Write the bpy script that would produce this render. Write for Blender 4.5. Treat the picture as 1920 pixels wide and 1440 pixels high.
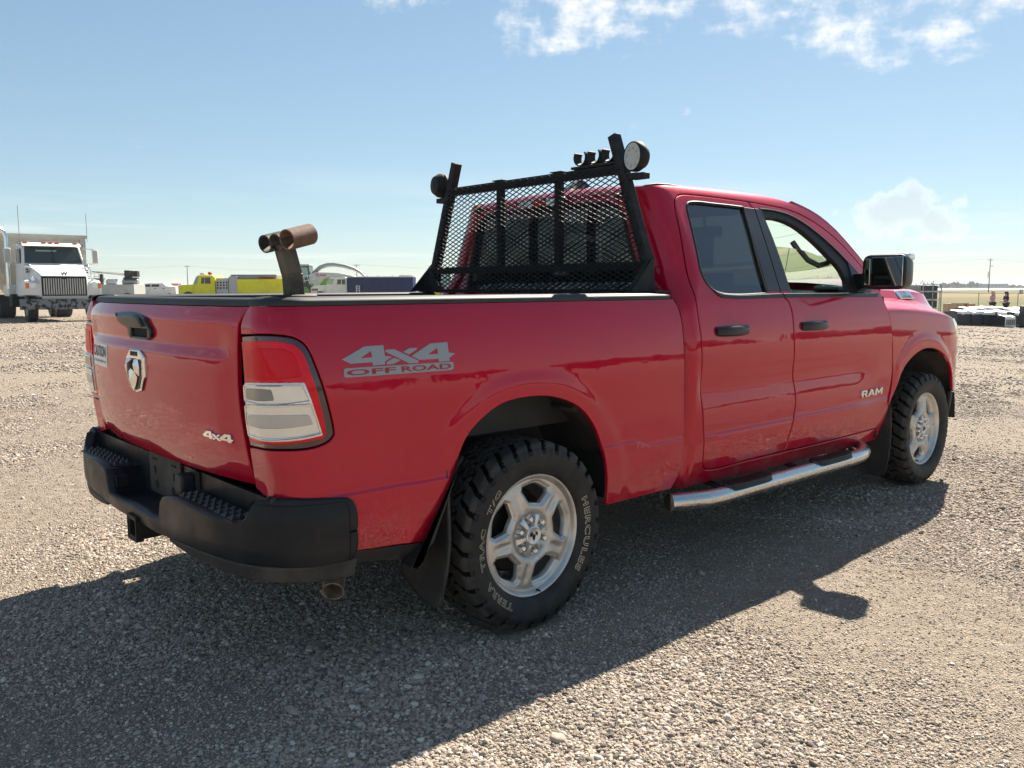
import bpy, bmesh, math, random
import numpy as np
from mathutils import Vector, Matrix
from mathutils.geometry import delaunay_2d_cdt

for o in list(bpy.data.objects): bpy.data.objects.remove(o)
scene = bpy.context.scene
COL = scene.collection
RNG = random.Random(7)
NR = np.random.default_rng(11)

# ------------------------------------------------------------------ camera
CAM = Vector((-2.2, -3.3027, 1.3265)); YAW, PITCH, ROLL = 0.8398, -0.1133, -0.0031
fw = Vector((math.cos(YAW) * math.cos(PITCH), math.sin(YAW) * math.cos(PITCH), math.sin(PITCH)))
rt = Vector((math.sin(YAW), -math.cos(YAW), 0)); up = rt.cross(fw)
c_, s_ = math.cos(ROLL), math.sin(ROLL)
r2, u2 = c_ * rt + s_ * up, -s_ * rt + c_ * up
cam = bpy.data.cameras.new('camera'); cam_o = bpy.data.objects.new('camera', cam); COL.objects.link(cam_o)
cam_o.matrix_world = Matrix(((r2.x, u2.x, -fw.x, CAM.x), (r2.y, u2.y, -fw.y, CAM.y), (r2.z, u2.z, -fw.z, CAM.z), (0, 0, 0, 1)))
cam.sensor_fit = 'HORIZONTAL'; cam.sensor_width = 36; cam.lens = 36 * 1594.26 / 1920
cam.clip_start = .05; cam.clip_end = 16000
scene.camera = cam_o
scene.render.resolution_x, scene.render.resolution_y = 1024, 768

# ------------------------------------------------------------------ sky and sun
SUN_EL, SUN_AZ = math.radians(41.3), math.radians(19.2)          # azimuth counted from +x towards +y
sun_dir = Vector((math.cos(SUN_AZ) * math.cos(SUN_EL), math.sin(SUN_AZ) * math.cos(SUN_EL), math.sin(SUN_EL)))
world = bpy.data.worlds.new('World'); scene.world = world; world.use_nodes = True
wt = world.node_tree; wt.nodes.clear()
def wn(t, **k):
    n = wt.nodes.new(t)
    for a, b in k.items(): setattr(n, a, b)
    return n
def wl(a, b): wt.links.new(a, b)
def wmath(op, a, b=None, c=None, clamp=False):
    n = wn('ShaderNodeMath', operation=op, use_clamp=clamp)
    for i, v in enumerate((a, b, c)):
        if v is None: continue
        if isinstance(v, (int, float)): n.inputs[i].default_value = v
        else: wl(v, n.inputs[i])
    return n.outputs[0]
sky = wn('ShaderNodeTexSky', sky_type='NISHITA', sun_disc=False)
sky.sun_elevation = SUN_EL; sky.sun_rotation = math.pi / 2 - SUN_AZ
sky.altitude = 900; sky.air_density = 1.0; sky.dust_density = .35; sky.ozone_density = 3.0
tc = wn('ShaderNodeTexCoord'); sep = wn('ShaderNodeSeparateXYZ'); wl(tc.outputs['Generated'], sep.inputs[0])
zc = wmath('MAXIMUM', sep.outputs[2], .03)
cx_ = wmath('DIVIDE', sep.outputs[0], zc); cy_ = wmath('DIVIDE', sep.outputs[1], zc)
cmb = wn('ShaderNodeCombineXYZ'); wl(cx_, cmb.inputs[0]); wl(cy_, cmb.inputs[1])
def wnoise(vec, scale, detail=8, rough=.6, off=(0, 0, 0)):
    m = wn('ShaderNodeMapping'); m.inputs['Location'].default_value = off; wl(vec, m.inputs[0])
    n = wn('ShaderNodeTexNoise'); n.inputs['Scale'].default_value = scale; n.inputs['Detail'].default_value = detail
    n.inputs['Roughness'].default_value = rough; wl(m.outputs[0], n.inputs[0]); return n.outputs[0]
def wramp(v, a, b):
    n = wn('ShaderNodeMapRange', interpolation_type='SMOOTHSTEP'); n.inputs[1].default_value = a; n.inputs[2].default_value = b
    wl(v, n.inputs[0]); return n.outputs[0]
def dirvec(az, el):
    return (math.cos(az) * math.cos(el), math.sin(az) * math.cos(el), math.sin(el))
def wblob(az, el, wide, tall):
    """soft elliptical cloud region round a sky direction (degrees)"""
    az, el = math.radians(az), math.radians(el)
    d = Vector(dirvec(az, el)); t = Vector((-math.sin(az), math.cos(az), 0)); v = d.cross(t) * -1
    def dot(vec):
        n = wn('ShaderNodeVectorMath', operation='DOT_PRODUCT'); wl(tc.outputs['Generated'], n.inputs[0]); n.inputs[1].default_value = vec
        return n.outputs['Value']
    a = wmath('DIVIDE', dot(t), math.radians(wide)); b = wmath('DIVIDE', dot(v), math.radians(tall))
    b0 = wmath('SUBTRACT', b, d.dot(v) / math.radians(tall))
    r = wmath('SQRT', wmath('ADD', wmath('MULTIPLY', a, a), wmath('MULTIPLY', b0, b0)))
    front = wmath('GREATER_THAN', dot(d), 0)
    return wmath('MULTIPLY', wmath('SUBTRACT', 1.0, r, clamp=True), front)
# high broken altocumulus (plane projected), spread over the whole sky
hi_big = wnoise(cmb.outputs[0], .30, 4, .55, (3.1, 1.7, 0)); hi_small = wnoise(cmb.outputs[0], 2.6, 9, .62, (.4, .9, 0))
hi_iso = wnoise(tc.outputs['Generated'], 24, 9, .62, (2.2, .3, 1.1))
hi = wmath('ADD', wmath('MULTIPLY', hi_big, .20), wmath('ADD', wmath('MULTIPLY', hi_small, .34), wmath('MULTIPLY', hi_iso, .46)))
# placed cloud fields of the photograph: broken field at the top right, a cumulus low on the right
fld = wmath('MAXIMUM', wblob(24.5, 16.4, 9, 5.0), wblob(43, 18.0, 8.5, 5.2))
fld = wmath('MAXIMUM', fld, wblob(34, 18.4, 8, 4.6))
fld = wmath('MAXIMUM', fld, wblob(55, 20.0, 8.5, 4.2))
fld = wmath('MULTIPLY', fld, 2.2, clamp=True)
away = wramp(sep.outputs[0], .1, -.35)                       # the rest of the sky carries the same cloud, denser behind
hi_th = wmath('ADD', hi, wmath('ADD', wmath('MULTIPLY', fld, .17), wmath('SUBTRACT', wmath('MULTIPLY', away, .125), .085)))
hi_m = wmath('MULTIPLY', wramp(hi_th, .52, .70), wramp(sep.outputs[2], .02, .10))
cu_n = wnoise(tc.outputs['Generated'], 34, 8, .60, (0, 0, 0))
cu = wmath('MAXIMUM', wblob(24.2, 4.5, 4.6, 2.5), wmath('MULTIPLY', wblob(21.8, 3.7, 3.6, 2.4), .9))
cu_f = wmath('ADD', wmath('MULTIPLY', cu, .50), wmath('MULTIPLY', cu_n, .75)); cu_m = wmath('MULTIPLY', wramp(cu_f, .54, .64), .48)
lo_n = wnoise(cmb.outputs[0], .16, 5, .6, (7, 3, 0))
lo_m = wmath('MULTIPLY', wmath('MULTIPLY', wramp(lo_n, .50, .70), wramp(sep.outputs[2], .16, .04)), .38)
bg = wn('ShaderNodeBackground'); bg.inputs[1].default_value = .094
bgc = wn('ShaderNodeBackground'); bgc.inputs[0].default_value = (1.0, .985, .95, 1); bgc.inputs[1].default_value = .44
hsv = wn('ShaderNodeHueSaturation'); hsv.inputs['Saturation'].default_value = 1.15; gm = wn('ShaderNodeGamma'); gm.inputs[1].default_value = .58; wl(sky.outputs[0], gm.inputs[0]); wl(gm.outputs[0], hsv.inputs['Color'])
tint = wn('ShaderNodeMix', data_type='RGBA', blend_type='MULTIPLY'); tint.inputs[0].default_value = 1; wl(hsv.outputs[0], tint.inputs[6]); tint.inputs[7].default_value = (.925, 1.015, 1.01, 1); wl(tint.outputs[2], bg.inputs[0])
mask = wmath('MAXIMUM', hi_m, lo_m, clamp=True)
bcu = wn('ShaderNodeBackground'); rim = wn('ShaderNodeMapRange'); rim.inputs[1].default_value = .56; rim.inputs[2].default_value = .76; rim.inputs[3].default_value = .46; rim.inputs[4].default_value = .32; wl(cu_f, rim.inputs[0]); wl(rim.outputs[0], bcu.inputs[1]); bcu.inputs[0].default_value = (.97, .985, 1, 1)
mx = wn('ShaderNodeMixShader'); wl(wmath('MULTIPLY', mask, .88), mx.inputs[0]); wl(bg.outputs[0], mx.inputs[1]); wl(bgc.outputs[0], mx.inputs[2])
mc = wn('ShaderNodeMixShader'); wl(cu_m, mc.inputs[0]); wl(mx.outputs[0], mc.inputs[1]); wl(bcu.outputs[0], mc.inputs[2])
wo = wn('ShaderNodeOutputWorld'); wl(mc.outputs[0], wo.inputs[0])

sl = bpy.data.lights.new('sun', 'SUN'); sl.energy = 5.0; sl.angle = math.radians(.53); sl.color = (1, .91, .785)
so = bpy.data.objects.new('sun', sl); COL.objects.link(so); so.rotation_euler = sun_dir.to_track_quat('Z', 'Y').to_euler()
so.location = (0, 0, 30)
vs = scene.view_settings
vs.view_transform = 'Standard'; vs.look = 'None'; vs.exposure = 1.44; vs.gamma = 1; vs.use_curve_mapping = False
scene.render.engine = 'CYCLES'

# ------------------------------------------------------------------ helpers
def mat(name, base, rough=.5, metal=0., coat=0., coat_rough=.03, spec=.5, noise=None, bump=None, trans=0., ior=1.5, alpha=1., rnoise=None):
    """principled material; noise=(scale, colour2, lo, hi) mixes a second colour, bump=(scale, strength, distance)"""
    m = bpy.data.materials.new(name); m.use_nodes = True; t = m.node_tree; b = t.nodes['Principled BSDF']
    b.inputs['Base Color'].default_value = (*base, 1); b.inputs['Roughness'].default_value = rough; b.inputs['Metallic'].default_value = metal
    b.inputs['Coat Weight'].default_value = coat; b.inputs['Coat Roughness'].default_value = coat_rough
    b.inputs['Specular IOR Level'].default_value = spec; b.inputs['Transmission Weight'].default_value = trans
    b.inputs['IOR'].default_value = ior; b.inputs['Alpha'].default_value = alpha
    if noise or bump or rnoise:
        co = t.nodes.new('ShaderNodeTexCoord')
        def nz(sc, det=6):
            n = t.nodes.new('ShaderNodeTexNoise'); n.inputs['Scale'].default_value = sc; n.inputs['Detail'].default_value = det
            n.inputs['Roughness'].default_value = .6; t.links.new(co.outputs['Object'], n.inputs[0]); return n.outputs[0]
        def rng(v, a, b_, c, d):
            r = t.nodes.new('ShaderNodeMapRange'); t.links.new(v, r.inputs[0])
            for i, q in enumerate((a, b_, c, d)): r.inputs[i + 1].default_value = q
            return r.outputs[0]
        if noise:
            mx = t.nodes.new('ShaderNodeMix'); mx.data_type = 'RGBA'; t.links.new(rng(nz(noise[0]), noise[2], noise[3], 0, 1), mx.inputs[0])
            mx.inputs[6].default_value = (*base, 1); mx.inputs[7].default_value = (*noise[1], 1); t.links.new(mx.outputs[2], b.inputs['Base Color'])
        if rnoise: t.links.new(rng(nz(rnoise[0]), .35, .65, rnoise[1], rnoise[2]), b.inputs['Roughness'])
        if bump:
            bp = t.nodes.new('ShaderNodeBump'); bp.inputs['Strength'].default_value = bump[1]; bp.inputs['Distance'].default_value = bump[2]
            t.links.new(nz(bump[0], 4), bp.inputs['Height']); t.links.new(bp.outputs[0], b.inputs['Normal'])
    return m

M = {}
M['red'] = mat('red_paint', (.47, .0024, .027), .38, .25, 1.0, .010, spec=.0, noise=(2.5, (.44, .0021, .024), .3, .7), bump=(900, .012, .001))
M['red'].node_tree.nodes['Principled BSDF'].inputs['Coat IOR'].default_value = 1.50
def ripple(m):
    t = m.node_tree; co = t.nodes.new('ShaderNodeTexCoord'); n = t.nodes.new('ShaderNodeTexNoise'); n.inputs['Scale'].default_value = 7; n.inputs['Detail'].default_value = 3
    t.links.new(co.outputs['Object'], n.inputs[0]); b = t.nodes.new('ShaderNodeBump'); b.inputs['Strength'].default_value = .35; b.inputs['Distance'].default_value = .0028
    t.links.new(n.outputs[0], b.inputs['Height']); t.links.new(b.outputs[0], t.nodes['Principled BSDF'].inputs['Coat Normal'])
    n2 = t.nodes.new('ShaderNodeTexNoise'); n2.inputs['Scale'].default_value = 4; n2.inputs['Detail'].default_value = 8; t.links.new(co.outputs['Object'], n2.inputs[0])
    r = t.nodes.new('ShaderNodeMapRange'); t.links.new(n2.outputs[0], r.inputs[0])
    for i, q in enumerate((.45, .75, .008, .07)): r.inputs[i + 1].default_value = q
    t.links.new(r.outputs[0], t.nodes['Principled BSDF'].inputs['Coat Roughness'])
ripple(M['red'])
def grime(m):
    t = m.node_tree; b = t.nodes['Principled BSDF']; co = t.nodes.new('ShaderNodeTexCoord'); sx = t.nodes.new('ShaderNodeSeparateXYZ'); t.links.new(co.outputs['Object'], sx.inputs[0])
    lo = t.nodes.new('ShaderNodeMapRange'); lo.interpolation_type = 'SMOOTHSTEP'; t.links.new(sx.outputs[2], lo.inputs[0])
    for i, q in enumerate((.68, .40, 0, 1)): lo.inputs[i + 1].default_value = q
    n = t.nodes.new('ShaderNodeTexNoise'); n.inputs['Scale'].default_value = 9; n.inputs['Detail'].default_value = 12; n.inputs['Roughness'].default_value = .75; t.links.new(co.outputs['Object'], n.inputs[0])
    r = t.nodes.new('ShaderNodeMapRange'); t.links.new(n.outputs[0], r.inputs[0])
    for i, q in enumerate((.46, .72, 0, .55)): r.inputs[i + 1].default_value = q
    f = t.nodes.new('ShaderNodeMath'); f.operation = 'MULTIPLY'; t.links.new(lo.outputs[0], f.inputs[0]); t.links.new(r.outputs[0], f.inputs[1])
    mx = t.nodes.new('ShaderNodeMix'); mx.data_type = 'RGBA'; t.links.new(f.outputs[0], mx.inputs[0]); src = b.inputs['Base Color'].links[0].from_socket
    t.links.new(src, mx.inputs[6]); mx.inputs[7].default_value = (.24, .17, .12, 1); t.links.new(mx.outputs[2], b.inputs['Base Color'])
    inv = t.nodes.new('ShaderNodeMath'); inv.operation = 'SUBTRACT'; inv.inputs[0].default_value = 1; t.links.new(f.outputs[0], inv.inputs[1]); t.links.new(inv.outputs[0], b.inputs['Coat Weight'])
grime(M['red'])
M['cap'] = mat('cap_silver', (.66, .65, .63), .28, .6)
M['inner'] = mat('dark_gap', (.006, .006, .006), .9)  # near-black; shade behind gaps put into the colour, also used for dark parts
M['black'] = mat('black_plastic', (.018, .019, .021), .60, bump=(700, .25, .0006), noise=(9, (.032, .033, .035), .4, .75))
M['bumper'] = mat('bumper_plastic', (.008, .0095, .0125), .40, spec=.28, noise=(14, (.018, .019, .021), .45, .8), bump=(420, .12, .0005), rnoise=(6, .34, .55))
M['trim'] = mat('satin_black_trim', (.013, .014, .016), .34, spec=.4)
M['rubber'] = mat('black_rubber', (.012, .012, .012), .62)
M['dusty'] = mat('dusty_black', (.022, .021, .020), .7, noise=(7, (.075, .065, .052), .45, .75))
M['tyre'] = mat('tyre_rubber', (.012, .0125, .0135), .58, spec=.35, noise=(11, (.038, .035, .031), .45, .72), bump=(160, .2, .001))
M['tread'] = mat('dusty_tread', (.030, .028, .026), .75, spec=.3, noise=(14, (.062, .055, .046), .42, .68), bump=(160, .2, .001))
M['groove'] = mat('tread_groove_shade', (.004, .004, .004), .9, spec=.1)  # blacker than the rubber; shade down in the grooves put into the colour
M['letter'] = mat('raised_white_letter', (.62, .55, .43), .65, noise=(60, (.36, .30, .22), .45, .7))
M['wheel'] = mat('silver_wheel', (.56, .55, .53), .32, .8, noise=(16, (.46, .43, .39), .45, .75), bump=(260, .06, .0005), rnoise=(9, .36, .52))
M['chrome'] = mat('chrome', (.78, .77, .75), .12, 1.0)
M['steelbar'] = mat('polished_step_bar', (.62, .60, .57), .26, 1.0, rnoise=(20, .20, .34))
M['dark_metal'] = mat('dark_metal', (.03, .028, .026), .6, .6, noise=(12, (.07, .055, .045), .45, .8))
M['rack'] = mat('black_rack_paint', (.016, .017, .019), .68, spec=.25, noise=(22, (.035, .034, .034), .5, .75), bump=(150, .1, .001))
M['rust'] = mat('rusty_pipe', (.13, .070, .046), .8, .1, noise=(26, (.19, .115, .085), .4, .65), bump=(70, .4, .002))
M['oldsteel'] = mat('worn_black_steel', (.030, .026, .022), .6, .2, noise=(9, (.10, .082, .062), .44, .62), bump=(90, .3, .0015))
M['glass'] = mat('tinted_glass', (.008, .010, .012), .012, alpha=.98, spec=.5, ior=1.75)
M['glass_clear'] = mat('green_glass', (.72, .93, .84), .0, trans=1.0, ior=1.02, spec=.5)
M['mirror'] = mat('mirror', (.75, .77, .77), .01, 1.0)
M['lens_red'] = mat('red_lens', (.80, .004, .020), .12, spec=.1, coat=.45, noise=(30, (.70, .003, .016), .4, .6))
M['lens_dark'] = mat('smoked_red_border', (.035, .006, .014), .15, coat=1.0)
M['lens_inner'] = mat('red_reflector', (.66, .0025, .014), .2, spec=.1, coat=.3, bump=(220, .25, .001))
M['lens_clear'] = mat('clear_lens', (.80, .76, .68), .16, .35, coat=1.0, bump=(35, .05, .002))
M['lens_frost'] = mat('frosted_lens', (.52, .48, .42), .45, .1, coat=.9, bump=(190, .35, .001))
M['lens_grey'] = mat('grey_lens', (.22, .215, .19), .3, .2, coat=1.0, bump=(240, .35, .001))
M['headlamp'] = mat('headlamp', (.80, .82, .84), .08, .3, coat=1)
M['silver_decal'] = mat('silver_decal', (.30, .32, .34), .42, .35)
M['red_decal'] = mat('red_decal', (.34, .010, .024), .4)
M['white_sticker'] = mat('white_sticker', (.85, .83, .78), .5)
M['ink'] = mat('black_ink', (.02, .02, .02), .6)
M['interior'] = mat('dark_interior', (.022, .023, .024), .7)
M['seat'] = mat('seat_cloth', (.035, .036, .038), .85)
M['dash'] = mat('dash_plastic', (.045, .050, .046), .6)
M['greybrown'] = mat('pillar_trim', (.10, .085, .078), .7)
M['liner'] = mat('headliner', (.16, .15, .14), .85)
M['ledlens'] = mat('work_light_lens', (.46, .43, .36), .35, .0, coat=1.0)
M['exhaust'] = mat('exhaust_steel', (.46, .36, .27), .5, .5, noise=(20, (.16, .11, .08), .4, .7))

def link(o, parent=None):
    COL.objects.link(o)
    if parent is not None: o.parent = parent
    return o
def thing(name, label, cat, loc=(0, 0, 0), rz=0, group=None):
    o = bpy.data.objects.new(name, None); COL.objects.link(o); o.location = loc; o.rotation_euler = (0, 0, rz); o.empty_display_size = .2
    o['label'] = label; o['category'] = cat
    if group: o['group'] = group
    return o
def tag(o, label, cat, group=None):
    o['label'] = label; o['category'] = cat
    if group: o['group'] = group
    return o
def dup(o, parent=None):
    c = o.copy(); COL.objects.link(c)
    if parent is not None: c.parent = parent
    for ch in [x for x in o.children]: dup(ch, c)
    return c

class MB:
    """collects shapes into one mesh"""
    def __init__(s): s.v = []; s.f = []; s.m = []; s.cur = 0
    def use(s, i): s.cur = i; return s
    def add(s, verts, faces):
        n = len(s.v); s.v += [tuple(map(float, p)) for p in verts]; s.f += [tuple(n + i for i in f) for f in faces]; s.m += [s.cur] * len(faces); return s
    def box(s, x0, x1, y0, y1, z0, z1, R=None, at=(0, 0, 0)):
        P = [(x, y, z) for z in (z0, z1) for y in (y0, y1) for x in (x0, x1)]
        if R is not None: P = [R @ Vector(q) + Vector(at) for q in P]
        return s.add(P, [(0, 2, 3, 1), (4, 5, 7, 6), (0, 1, 5, 4), (2, 6, 7, 3), (0, 4, 6, 2), (1, 3, 7, 5)])
    def bar(s, a, b, w, h=None, ref=(0, 0, 1)):
        """square bar from a to b"""
        h = h or w; a, b = Vector(a), Vector(b); d = (b - a).normalized(); r = Vector(ref)
        if abs(d.dot(r)) > .98: r = Vector((1, 0, 0))
        p = d.cross(r).normalized(); q = p.cross(d)
        P = [c + p * sx * w / 2 + q * sy * h / 2 for c in (a, b) for sx, sy in ((-1, -1), (1, -1), (1, 1), (-1, 1))]
        return s.add(P, [(3, 2, 1, 0), (4, 5, 6, 7), (0, 1, 5, 4), (1, 2, 6, 5), (2, 3, 7, 6), (3, 0, 4, 7)])
    def tube(s, pts, r, n=10, caps=True, radii=None):
        pts = [Vector(p) for p in pts]; rings = []
        pd = None
        for i, p in enumerate(pts):
            d = (pts[min(i + 1, len(pts) - 1)] - pts[max(i - 1, 0)]).normalized()
            if pd is None:
                a = d.cross(Vector((0, 0, 1)))
                if a.length < .05: a = d.cross(Vector((1, 0, 0)))
                a.normalize()
            else: a = (a - d * a.dot(d)).normalized()
            b = d.cross(a); pd = d; rr = radii[i] if radii else r
            rings.append([p + (a * math.cos(t) + b * math.sin(t)) * rr for t in [2 * math.pi * k / n for k in range(n)]])
        return s.loft(rings, True, caps)
    def loft(s, rings, closed=True, caps=False):
        n = len(rings[0]); V = [q for r in rings for q in r]; F = []
        for i in range(len(rings) - 1):
            for k in range(n if closed else n - 1):
                a, b = i * n + k, i * n + (k + 1) % n
                F.append((a, b, b + n, a + n))
        if caps: F.append(tuple(range(n - 1, -1, -1))); F.append(tuple((len(rings) - 1) * n + k for k in range(n)))
        return s.add(V, F)
    def prism(s, poly, lo, hi, axis='z'):
        """extrude a 2-D polygon between lo and hi along an axis"""
        def P(a, b, c): return {'z': (a, b, c), 'y': (a, c, b), 'x': (c, a, b)}[axis]
        n = len(poly); V = [P(a, b, lo) for a, b in poly] + [P(a, b, hi) for a, b in poly]
        F = [tuple(range(n - 1, -1, -1)), tuple(range(n, 2 * n))] + [(k, (k + 1) % n, n + (k + 1) % n, n + k) for k in range(n)]
        return s.add(V, F)
    def lathe(s, prof, axis='y', n=32, at=(0, 0, 0), a0=0, a1=2 * math.pi):
        full = abs(a1 - a0 - 2 * math.pi) < 1e-6; m = n if full else n + 1; rings = []
        for t in [a0 + (a1 - a0) * k / n for k in range(m)]:
            c, q = math.cos(t), math.sin(t)
            rings.append([Vector(at) + Vector({'y': (r * c, h, r * q), 'z': (r * c, r * q, h), 'x': (h, r * c, r * q)}[axis]) for h, r in prof])
        if full: rings.append(rings[0])
        return s.loft(rings, False)
    def ball(s, c, rx, ry=None, rz=None, n=12, m=8):
        ry = ry or rx; rz = rz or rx; rings = []
        for i in range(m + 1):
            t = math.pi * i / m
            rings.append([Vector(c) + Vector((rx * math.sin(t) * math.cos(2 * math.pi * k / n), ry * math.sin(t) * math.sin(2 * math.pi * k / n), rz * math.cos(t))) for k in range(n)])
        return s.loft(rings, True)
    def build(s, name, mats, parent=None, angle=40, bevel=0, seg=2, fix=True):
        me = bpy.data.meshes.new(name); me.from_pydata(s.v, [], s.f)
        mats = mats if isinstance(mats, (list, tuple)) else [mats]
        for m in mats: me.materials.append(m)
        if len(mats) > 1: me.polygons.foreach_set('material_index', s.m)
        if fix:
            bm = bmesh.new(); bm.from_mesh(me); bmesh.ops.remove_doubles(bm, verts=bm.verts, dist=1e-6)
            bmesh.ops.recalc_face_normals(bm, faces=bm.faces); bm.to_mesh(me); bm.free()
        me.shade_smooth(); me.set_sharp_from_angle(angle=math.radians(angle))
        o = link(bpy.data.objects.new(name, me), parent)
        if bevel:
            b = o.modifiers.new('bevel', 'BEVEL'); b.width = bevel; b.segments = seg; b.limit_method = 'ANGLE'; b.angle_limit = math.radians(35); b.harden_normals = False
        return o
def box_obj(name, m, parent, *b, bevel=0, angle=40): return MB().box(*b).build(name, m, parent, angle, bevel)

def text_mesh(txt, size=1., offset=0., spacing=1.):
    """flat filled text as (verts 2-D, faces), left aligned on the base line"""
    cu = bpy.data.curves.new('text', 'FONT'); cu.body = txt; cu.size = size; cu.offset = offset; cu.space_character = spacing; cu.resolution_u = 3
    o = bpy.data.objects.new('text', cu); COL.objects.link(o)
    dg = bpy.context.evaluated_depsgraph_get(); me = o.evaluated_get(dg).to_mesh()
    v = np.array([tuple(q.co)[:2] for q in me.vertices]); f = [tuple(p.vertices) for p in me.polygons]
    o.evaluated_get(dg).to_mesh_clear(); bpy.data.objects.remove(o); bpy.data.curves.remove(cu)
    return v, f
def text_fit(txt, w, h, offset=0., spacing=1.):
    v, f = text_mesh(txt, 1., offset, spacing); lo, hi = v.min(0), v.max(0)
    return (v - lo) / (hi - lo) * np.array([w, h]), f
def put_text(name, txt, w, h, fn, m, parent, offset=.015, spacing=1.):
    """fn maps (x, y) of the fitted text to a point"""
    v, f = text_fit(txt, w, h, offset, spacing)
    return MB().add([fn(a, b) for a, b in v], f).build(name, m, parent, 30, fix=False)

# ---- sheet-metal panels: an outline in surface parameters, triangulated, laid on a smooth surface, with a rolled edge
def outline(pts, step=.014, corner=38, closed=True):
    P = np.array(pts, float); n = len(P); out = []
    def sharp(i):
        if not closed and i in (0, n - 1): return True
        a = P[i] - P[i - 1]; b = P[(i + 1) % n] - P[i]; c = np.dot(a, b) / (np.linalg.norm(a) * np.linalg.norm(b) + 1e-12)
        return math.degrees(math.acos(np.clip(c, -1, 1))) > corner
    S = [sharp(i) for i in range(n)]
    for i in range(n if closed else n - 1):
        p1, p2 = P[i], P[(i + 1) % n]; p0 = p1 - (p2 - p1) if S[i] else P[i - 1]; p3 = p2 + (p2 - p1) if S[(i + 1) % n] else P[(i + 2) % n]
        L = np.linalg.norm(p2 - p1); k = max(1, int(round(L / step)))
        d0, d3 = max(np.linalg.norm(p1 - p0), 1e-6), max(np.linalg.norm(p3 - p2), 1e-6)
        m1 = .5 * ((p2 - p1) + (p1 - p0) * L / d0); m2 = .5 * ((p2 - p1) + (p3 - p2) * L / d3)
        for j in range(k):
            t = j / k; t2, t3 = t * t, t * t * t
            out.append(p1 * (2 * t3 - 3 * t2 + 1) + m1 * (t3 - 2 * t2 + t) + p2 * (3 * t2 - 2 * t3) + m2 * (t3 - t2))
    if not closed: out.append(P[-1])
    return np.array(out)
def rpoly(pts, r=.008, n=5):
    P = [np.array(p, float) for p in pts]; out = []
    for i, p in enumerate(P):
        a, b = P[i - 1] - p, P[(i + 1) % len(P)] - p; la, lb = np.linalg.norm(a), np.linalg.norm(b); k = min(r, la * .45, lb * .45); p0, p2 = p + a / la * k, p + b / lb * k
        for t in np.linspace(0, 1, n): out.append(tuple(p0 * (1 - t) ** 2 + 2 * p * t * (1 - t) + p2 * t * t))
    return out
def area2(P): x, y = P[:, 0], P[:, 1]; return .5 * np.sum(x * np.roll(y, -1) - np.roll(x, -1) * y)
def offset_in(P, d):
    """move a closed counter-clockwise ring inwards by d"""
    a = P - np.roll(P, 1, 0); b = np.roll(P, -1, 0) - P
    a /= np.linalg.norm(a, axis=1, keepdims=True) + 1e-12; b /= np.linalg.norm(b, axis=1, keepdims=True) + 1e-12
    na = np.stack([-a[:, 1], a[:, 0]], 1); nb = np.stack([-b[:, 1], b[:, 0]], 1); n = na + nb
    n /= np.linalg.norm(n, axis=1, keepdims=True) + 1e-12
    k = np.clip(np.sum(n * na, 1), .5, 1)[:, None]
    return P + n * d / k, n
def inside(P, Q):
    x, y = Q[:, 0][:, None], Q[:, 1][:, None]; x1, y1 = P[:, 0][None], P[:, 1][None]; x2, y2 = np.roll(P[:, 0], -1)[None], np.roll(P[:, 1], -1)[None]
    c = ((y1 > y) != (y2 > y)) & (x < (x2 - x1) * (y - y1) / (y2 - y1 + 1e-15) + x1)
    return c.sum(1) % 2 == 1
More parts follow.
